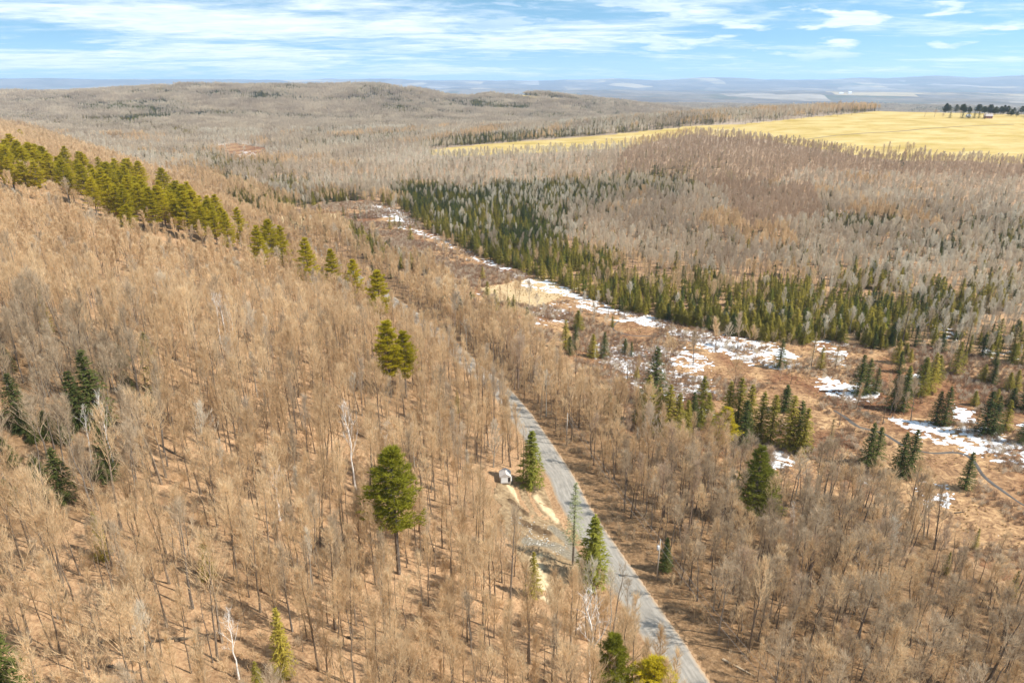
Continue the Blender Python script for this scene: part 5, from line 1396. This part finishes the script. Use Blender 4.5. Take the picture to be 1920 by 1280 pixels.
house(1852, 222, 12, 8, 3.8, (.42, .36, .33), (.36, .19, .14), 'farmhouse with a pale pinkish roof and red wall on the hilltop at right', rz=math.radians(-20))
house(1815, 220, 6, 5, 2.6, (.40, .40, .40), (.60, .58, .54), 'small white shed hidden between dark trees left of the farmhouse', 'shed', windows=1)
house(1593, 176, 46, 30, 20, (.6, .6, .6), (.82, .82, .82), 'tiny white building far out on the blue plain', 'far_building', windows=3)
house(1577, 176, 60, 26, 10, (.6, .6, .6), (.78, .78, .78), 'low white barn beside the tiny far building on the plain', 'far_barn', windows=3)

# trees and bushes around the farmstead and along the hill field
for px, base, h, lb in ((1733, 219, 11, 'round reddish bush left of the farmstead trees'), (1752, 219, 11, 'second round reddish bush by the hill field'), (1800, 221, 13, 'bare round tree between the dark trees at the farmstead'), (1768, 220, 8, 'low bare bush in the row before the farmstead')):
    x, y, z, _ = [float(q[0]) for q in hit(px, base)]; k = rnd.randrange(len(NEAR)); s = h / 18
    tree('bare_tree', lb, 'tree', (x, y, z), (s * 2.2, s * 2.2, s), ('near', 'russet', k), NEAR[k], TR['russet'], TW['russet'])
for px, base, h, nd, lb in ((1781, 221, 11, 'olive', 'round olive evergreen in the row by the hill field'), (1804, 222, 12, 'dark', 'dark conical tree left of the small shed'), (1816, 222, 16, 'dark', 'tallest dark conical tree beside the small shed'), (1826, 222, 13, 'dark', 'dark evergreen right of the small shed'),
                            (1835, 222, 12, 'olive', 'brownish evergreen just left of the farmhouse'), (1846, 223, 9, 'olive', 'brown domed evergreen in front of the farmhouse')):
    x, y, z, _ = [float(q[0]) for q in hit(px, base)]; k = rnd.randrange(len(SPR_NEAR)); s = h / 13
    tree('spruce_tree', lb, 'tree', (x, y, z), (s * 1.7, s * 1.7, s), ('spr', nd, k), SPR_NEAR[k], TR['grey'], NEEDLE[nd])
# dark pines standing just behind the crest of the field
lr = random.Random(41)
for i in range(60):
    a = 1712 + i * 4.4 + lr.gauss(0, 7); b = float(np.interp(a, [1700, 1760, 1860, 1920, 2000], [209, 211, 218, 224, 230]))
    x, y, z, _ = [float(q[0]) for q in hit(a, b)]; f_ = 1 + lr.uniform(.02, .11); x *= f_; y *= f_; z = float(height(x, y)); k = (0, 2, 1, 4)[lr.randrange(4)]; q = lr.uniform(.35, .72) * (1.15 if i > 14 else .7)
    tree('pine_tree', 'dark pine behind the crest of the field', 'tree', (x, y, z), (q * 1.9, q * 1.9, q), ('pine', 'dark', k), PINES[k], TR['grey'], NEEDLE['dark'], 'dark pines behind the field crest')
# line of slim bare trees on the near edge of the field, standing against the yellow grass
lr = random.Random(23)
ex = [(1500 + i * 8 + lr.gauss(0, 3)) for i in range(50)]
for i, a in enumerate(ex):
    base = np.interp(a, [1480, 1560, 1650, 1700, 1800, 1920], [274, 286, 300, 303, 305, 310]) + lr.uniform(0, 4)
    if 1640 < a < 1730 or lr.random() < .8:
        x, y, z, _ = [float(q[0]) for q in hit(a, base)]; k = lr.randrange(len(NEAR)); s = (1.15 if 1650 < a < 1735 else lr.uniform(.55, .85))
        tree('bare_tree', 'slim leafless tree in the row silhouetted against the yellow field', 'tree', (x, y, z), (s, s, s), ('near', 'russet', k), NEAR[k], TR['russet'], TW['russet'], 'row of trees at the near edge of the yellow field')
ex = [(1400 + i * 5.2 + lr.gauss(0, 2)) for i in range(44)]
for a in ex:
    base = np.interp(a, [1400, 1450, 1530, 1640, 1700], [231, 226, 219, 211, 210]) + lr.uniform(-1, 2)
    x, y, z, _ = [float(q[0]) for q in hit(a, base)]; k = lr.randrange(len(NEAR)); s = lr.uniform(.8, 1.25)
    tree('bare_tree', 'bare tree in the wooded row behind the left shoulder of the yellow field', 'tree', (x, y, z), (s * 1.1, s * 1.1, s), ('near', 'russet', k), NEAR[k], TR['russet'], TW['russet'], 'wooded row behind the yellow field')


# ------------------------------------------------------------------ labels of the trees that stand in numbers: each is told by the nearest landmark
MARKS = [(748, 900, 'tall lone mid-slope pine'), (745, 655, 'twin pines'), (996, 860, 'road-edge spruce'), (1110, 1030, 'pointed verge spruce'), (448, 1200, 'bright low birch'), (668, 840, 'slim white birch'),
         (185, 720, 'big dark hemlock'), (1231, 1050, 'transformer pole'), (1408, 910, 'tall marsh-edge pine'), (425, 590, 'white birch clump'), (525, 920, 'pale twiggy crown'), (1143, 1235, 'bushy bottom pine'),
         (1445, 1255, 'bottom utility pole'), (1610, 1060, 'white-branched tree'), (18, 1235, 'corner hemlock'), (392, 1040, 'small dark evergreen'), (290, 670, 'ragged hemlock'), (215, 800, 'crooked white tree'),
         (1074, 980, 'pale larch'), (1000, 1080, 'sandy pit'), (1461, 662, 'lone strip-end spruce'), (1625, 703, 'dark spruce trio'), (1760, 762, 'spruce pair above the stream'), (1855, 775, 'right-edge spruce group'),
         (1069, 630, 'small marsh clump'), (1225, 700, 'tall thin spire'), (455, 425, 'narrow end pine'), (246, 412, 'low hanging pine'), (172, 288, 'small far-road spruce'), (42, 256, 'tiny brow pine'), (582, 492, 'lone flat-topped pine'),
         (513, 455, 'pine trio'), (735, 400, 'topmost valley snow'), (920, 555, 'olive cedar pair'), (1733, 705, 'olive cedar couple'), (1381, 760, 'dense olive group'), (1550, 822, 'stream-bend larch'), (1690, 605, 'tall pinkish larch'),
         (1850, 218, 'red-walled farmhouse'), (1700, 212, 'rightmost row trees'), (1450, 228, 'leftmost row trees'), (1690, 290, 'tallest field-edge trees'), (1690, 850, 'open spruce pair')]
SECT = ['right of', 'to the upper right of', 'above', 'to the upper left of', 'left of', 'to the lower left of', 'below', 'to the lower right of']
ORD = ['nearest', 'second', 'third', 'fourth', 'fifth', 'sixth', 'seventh', 'eighth', 'ninth', 'tenth', 'eleventh', 'twelfth', 'thirteenth', 'fourteenth', 'fifteenth', 'sixteenth', 'seventeenth', 'eighteenth', 'nineteenth', 'twentieth'] + ['twenty-' + q for q in ('first', 'second', 'third', 'fourth', 'fifth', 'sixth', 'seventh', 'eighth', 'ninth')] + ['thirtieth'] + ['thirty-' + q for q in ('first', 'second', 'third', 'fourth', 'fifth', 'sixth', 'seventh', 'eighth', 'ninth')] + ['fortieth']
SHORT = {'dark pines behind the field crest': 'dark crest pine', 'low hemlocks in the grey stand': 'low dark hemlock', 'bare hardwoods on the slope left of the road': 'bare tan slope hardwood', 'bare hardwoods in the belt beside the road': 'bare tan roadside hardwood', 'grey hardwoods at the left edge of the slope': 'bare grey slope hardwood',
         'bare grey hardwoods right of the road': 'bare grey hardwood', 'pale bare trees on the slope': 'pale bare slope tree', 'pale bare trees right of the road': 'pale bare woodland tree', 'pines in the long line on the brow': 'bright brow pine',
         'dark spruces of the near conifer belt': 'dark valley spruce', 'olive spruces of the near conifer belt': 'olive valley spruce', 'green spruces of the near conifer belt': 'green valley spruce', 'bare larches among the conifers': 'bare valley larch',
         'row of trees at the near edge of the yellow field': 'slim field-edge tree', 'wooded row behind the yellow field': 'bare tree behind field'}
bins = {}
for o in COL.objects:
    g_ = o.get('group')
    if o.type == 'EMPTY' and g_ in SHORT:
        a_, b_, d_ = project(o.location.x, o.location.y, o.location.z + 7.0); a_, b_ = float(a_), float(b_)
        mk = min(MARKS, key=lambda m_: (m_[0] - a_) ** 2 + (m_[1] - b_) ** 2)
        se = int(round(math.degrees(math.atan2(mk[1] - b_, a_ - mk[0])) / 45)) % 8
        bins.setdefault((g_, mk[2], se), []).append((math.hypot(mk[0] - a_, mk[1] - b_), o.name, o))
for (g_, nm, se), lst in bins.items():
    lst.sort(key=lambda q: q[0])
    for r_, (_d, _n, o) in enumerate(lst):
        o['label'] = '%s, %s %s the %s' % (SHORT[g_], ORD[min(r_, 39)], SECT[se], nm)


# ------------------------------------------------------------------ air
def haze():
    B = MB(); B.box((0, 0, 0), (84000, 84000, 760)); me = B.mesh('haze', [])
    o = link('haze', me, None, (0, 2000, 760 / 2 - 150), kind='stuff', label='thin blue haze over the whole valley', category='haze')
    m, nt, N, L = mat('air'); out = N('ShaderNodeOutputMaterial'); v = N('ShaderNodeVolumePrincipled')
    v.inputs['Color'].default_value = (.50, .72, 1.0, 1); v.inputs['Density'].default_value = 4.4e-5; v.inputs['Anisotropy'].default_value = 0.1
    L(v.outputs[0], out.inputs['Volume']); me.materials.append(m)
    return o


hz = haze()
g = bpy.data.objects['ground']; zmin = min(v[2] for v in g.bound_box); zmax = max(v[2] for v in g.bound_box); print('ground z', zmin, zmax)
hz.location.z = 0; hz.scale.z = ((zmax + 30) - (zmin - 1.5)) / 760.; hz.location.z = ((zmax + 30) + (zmin - 1.5)) / 2
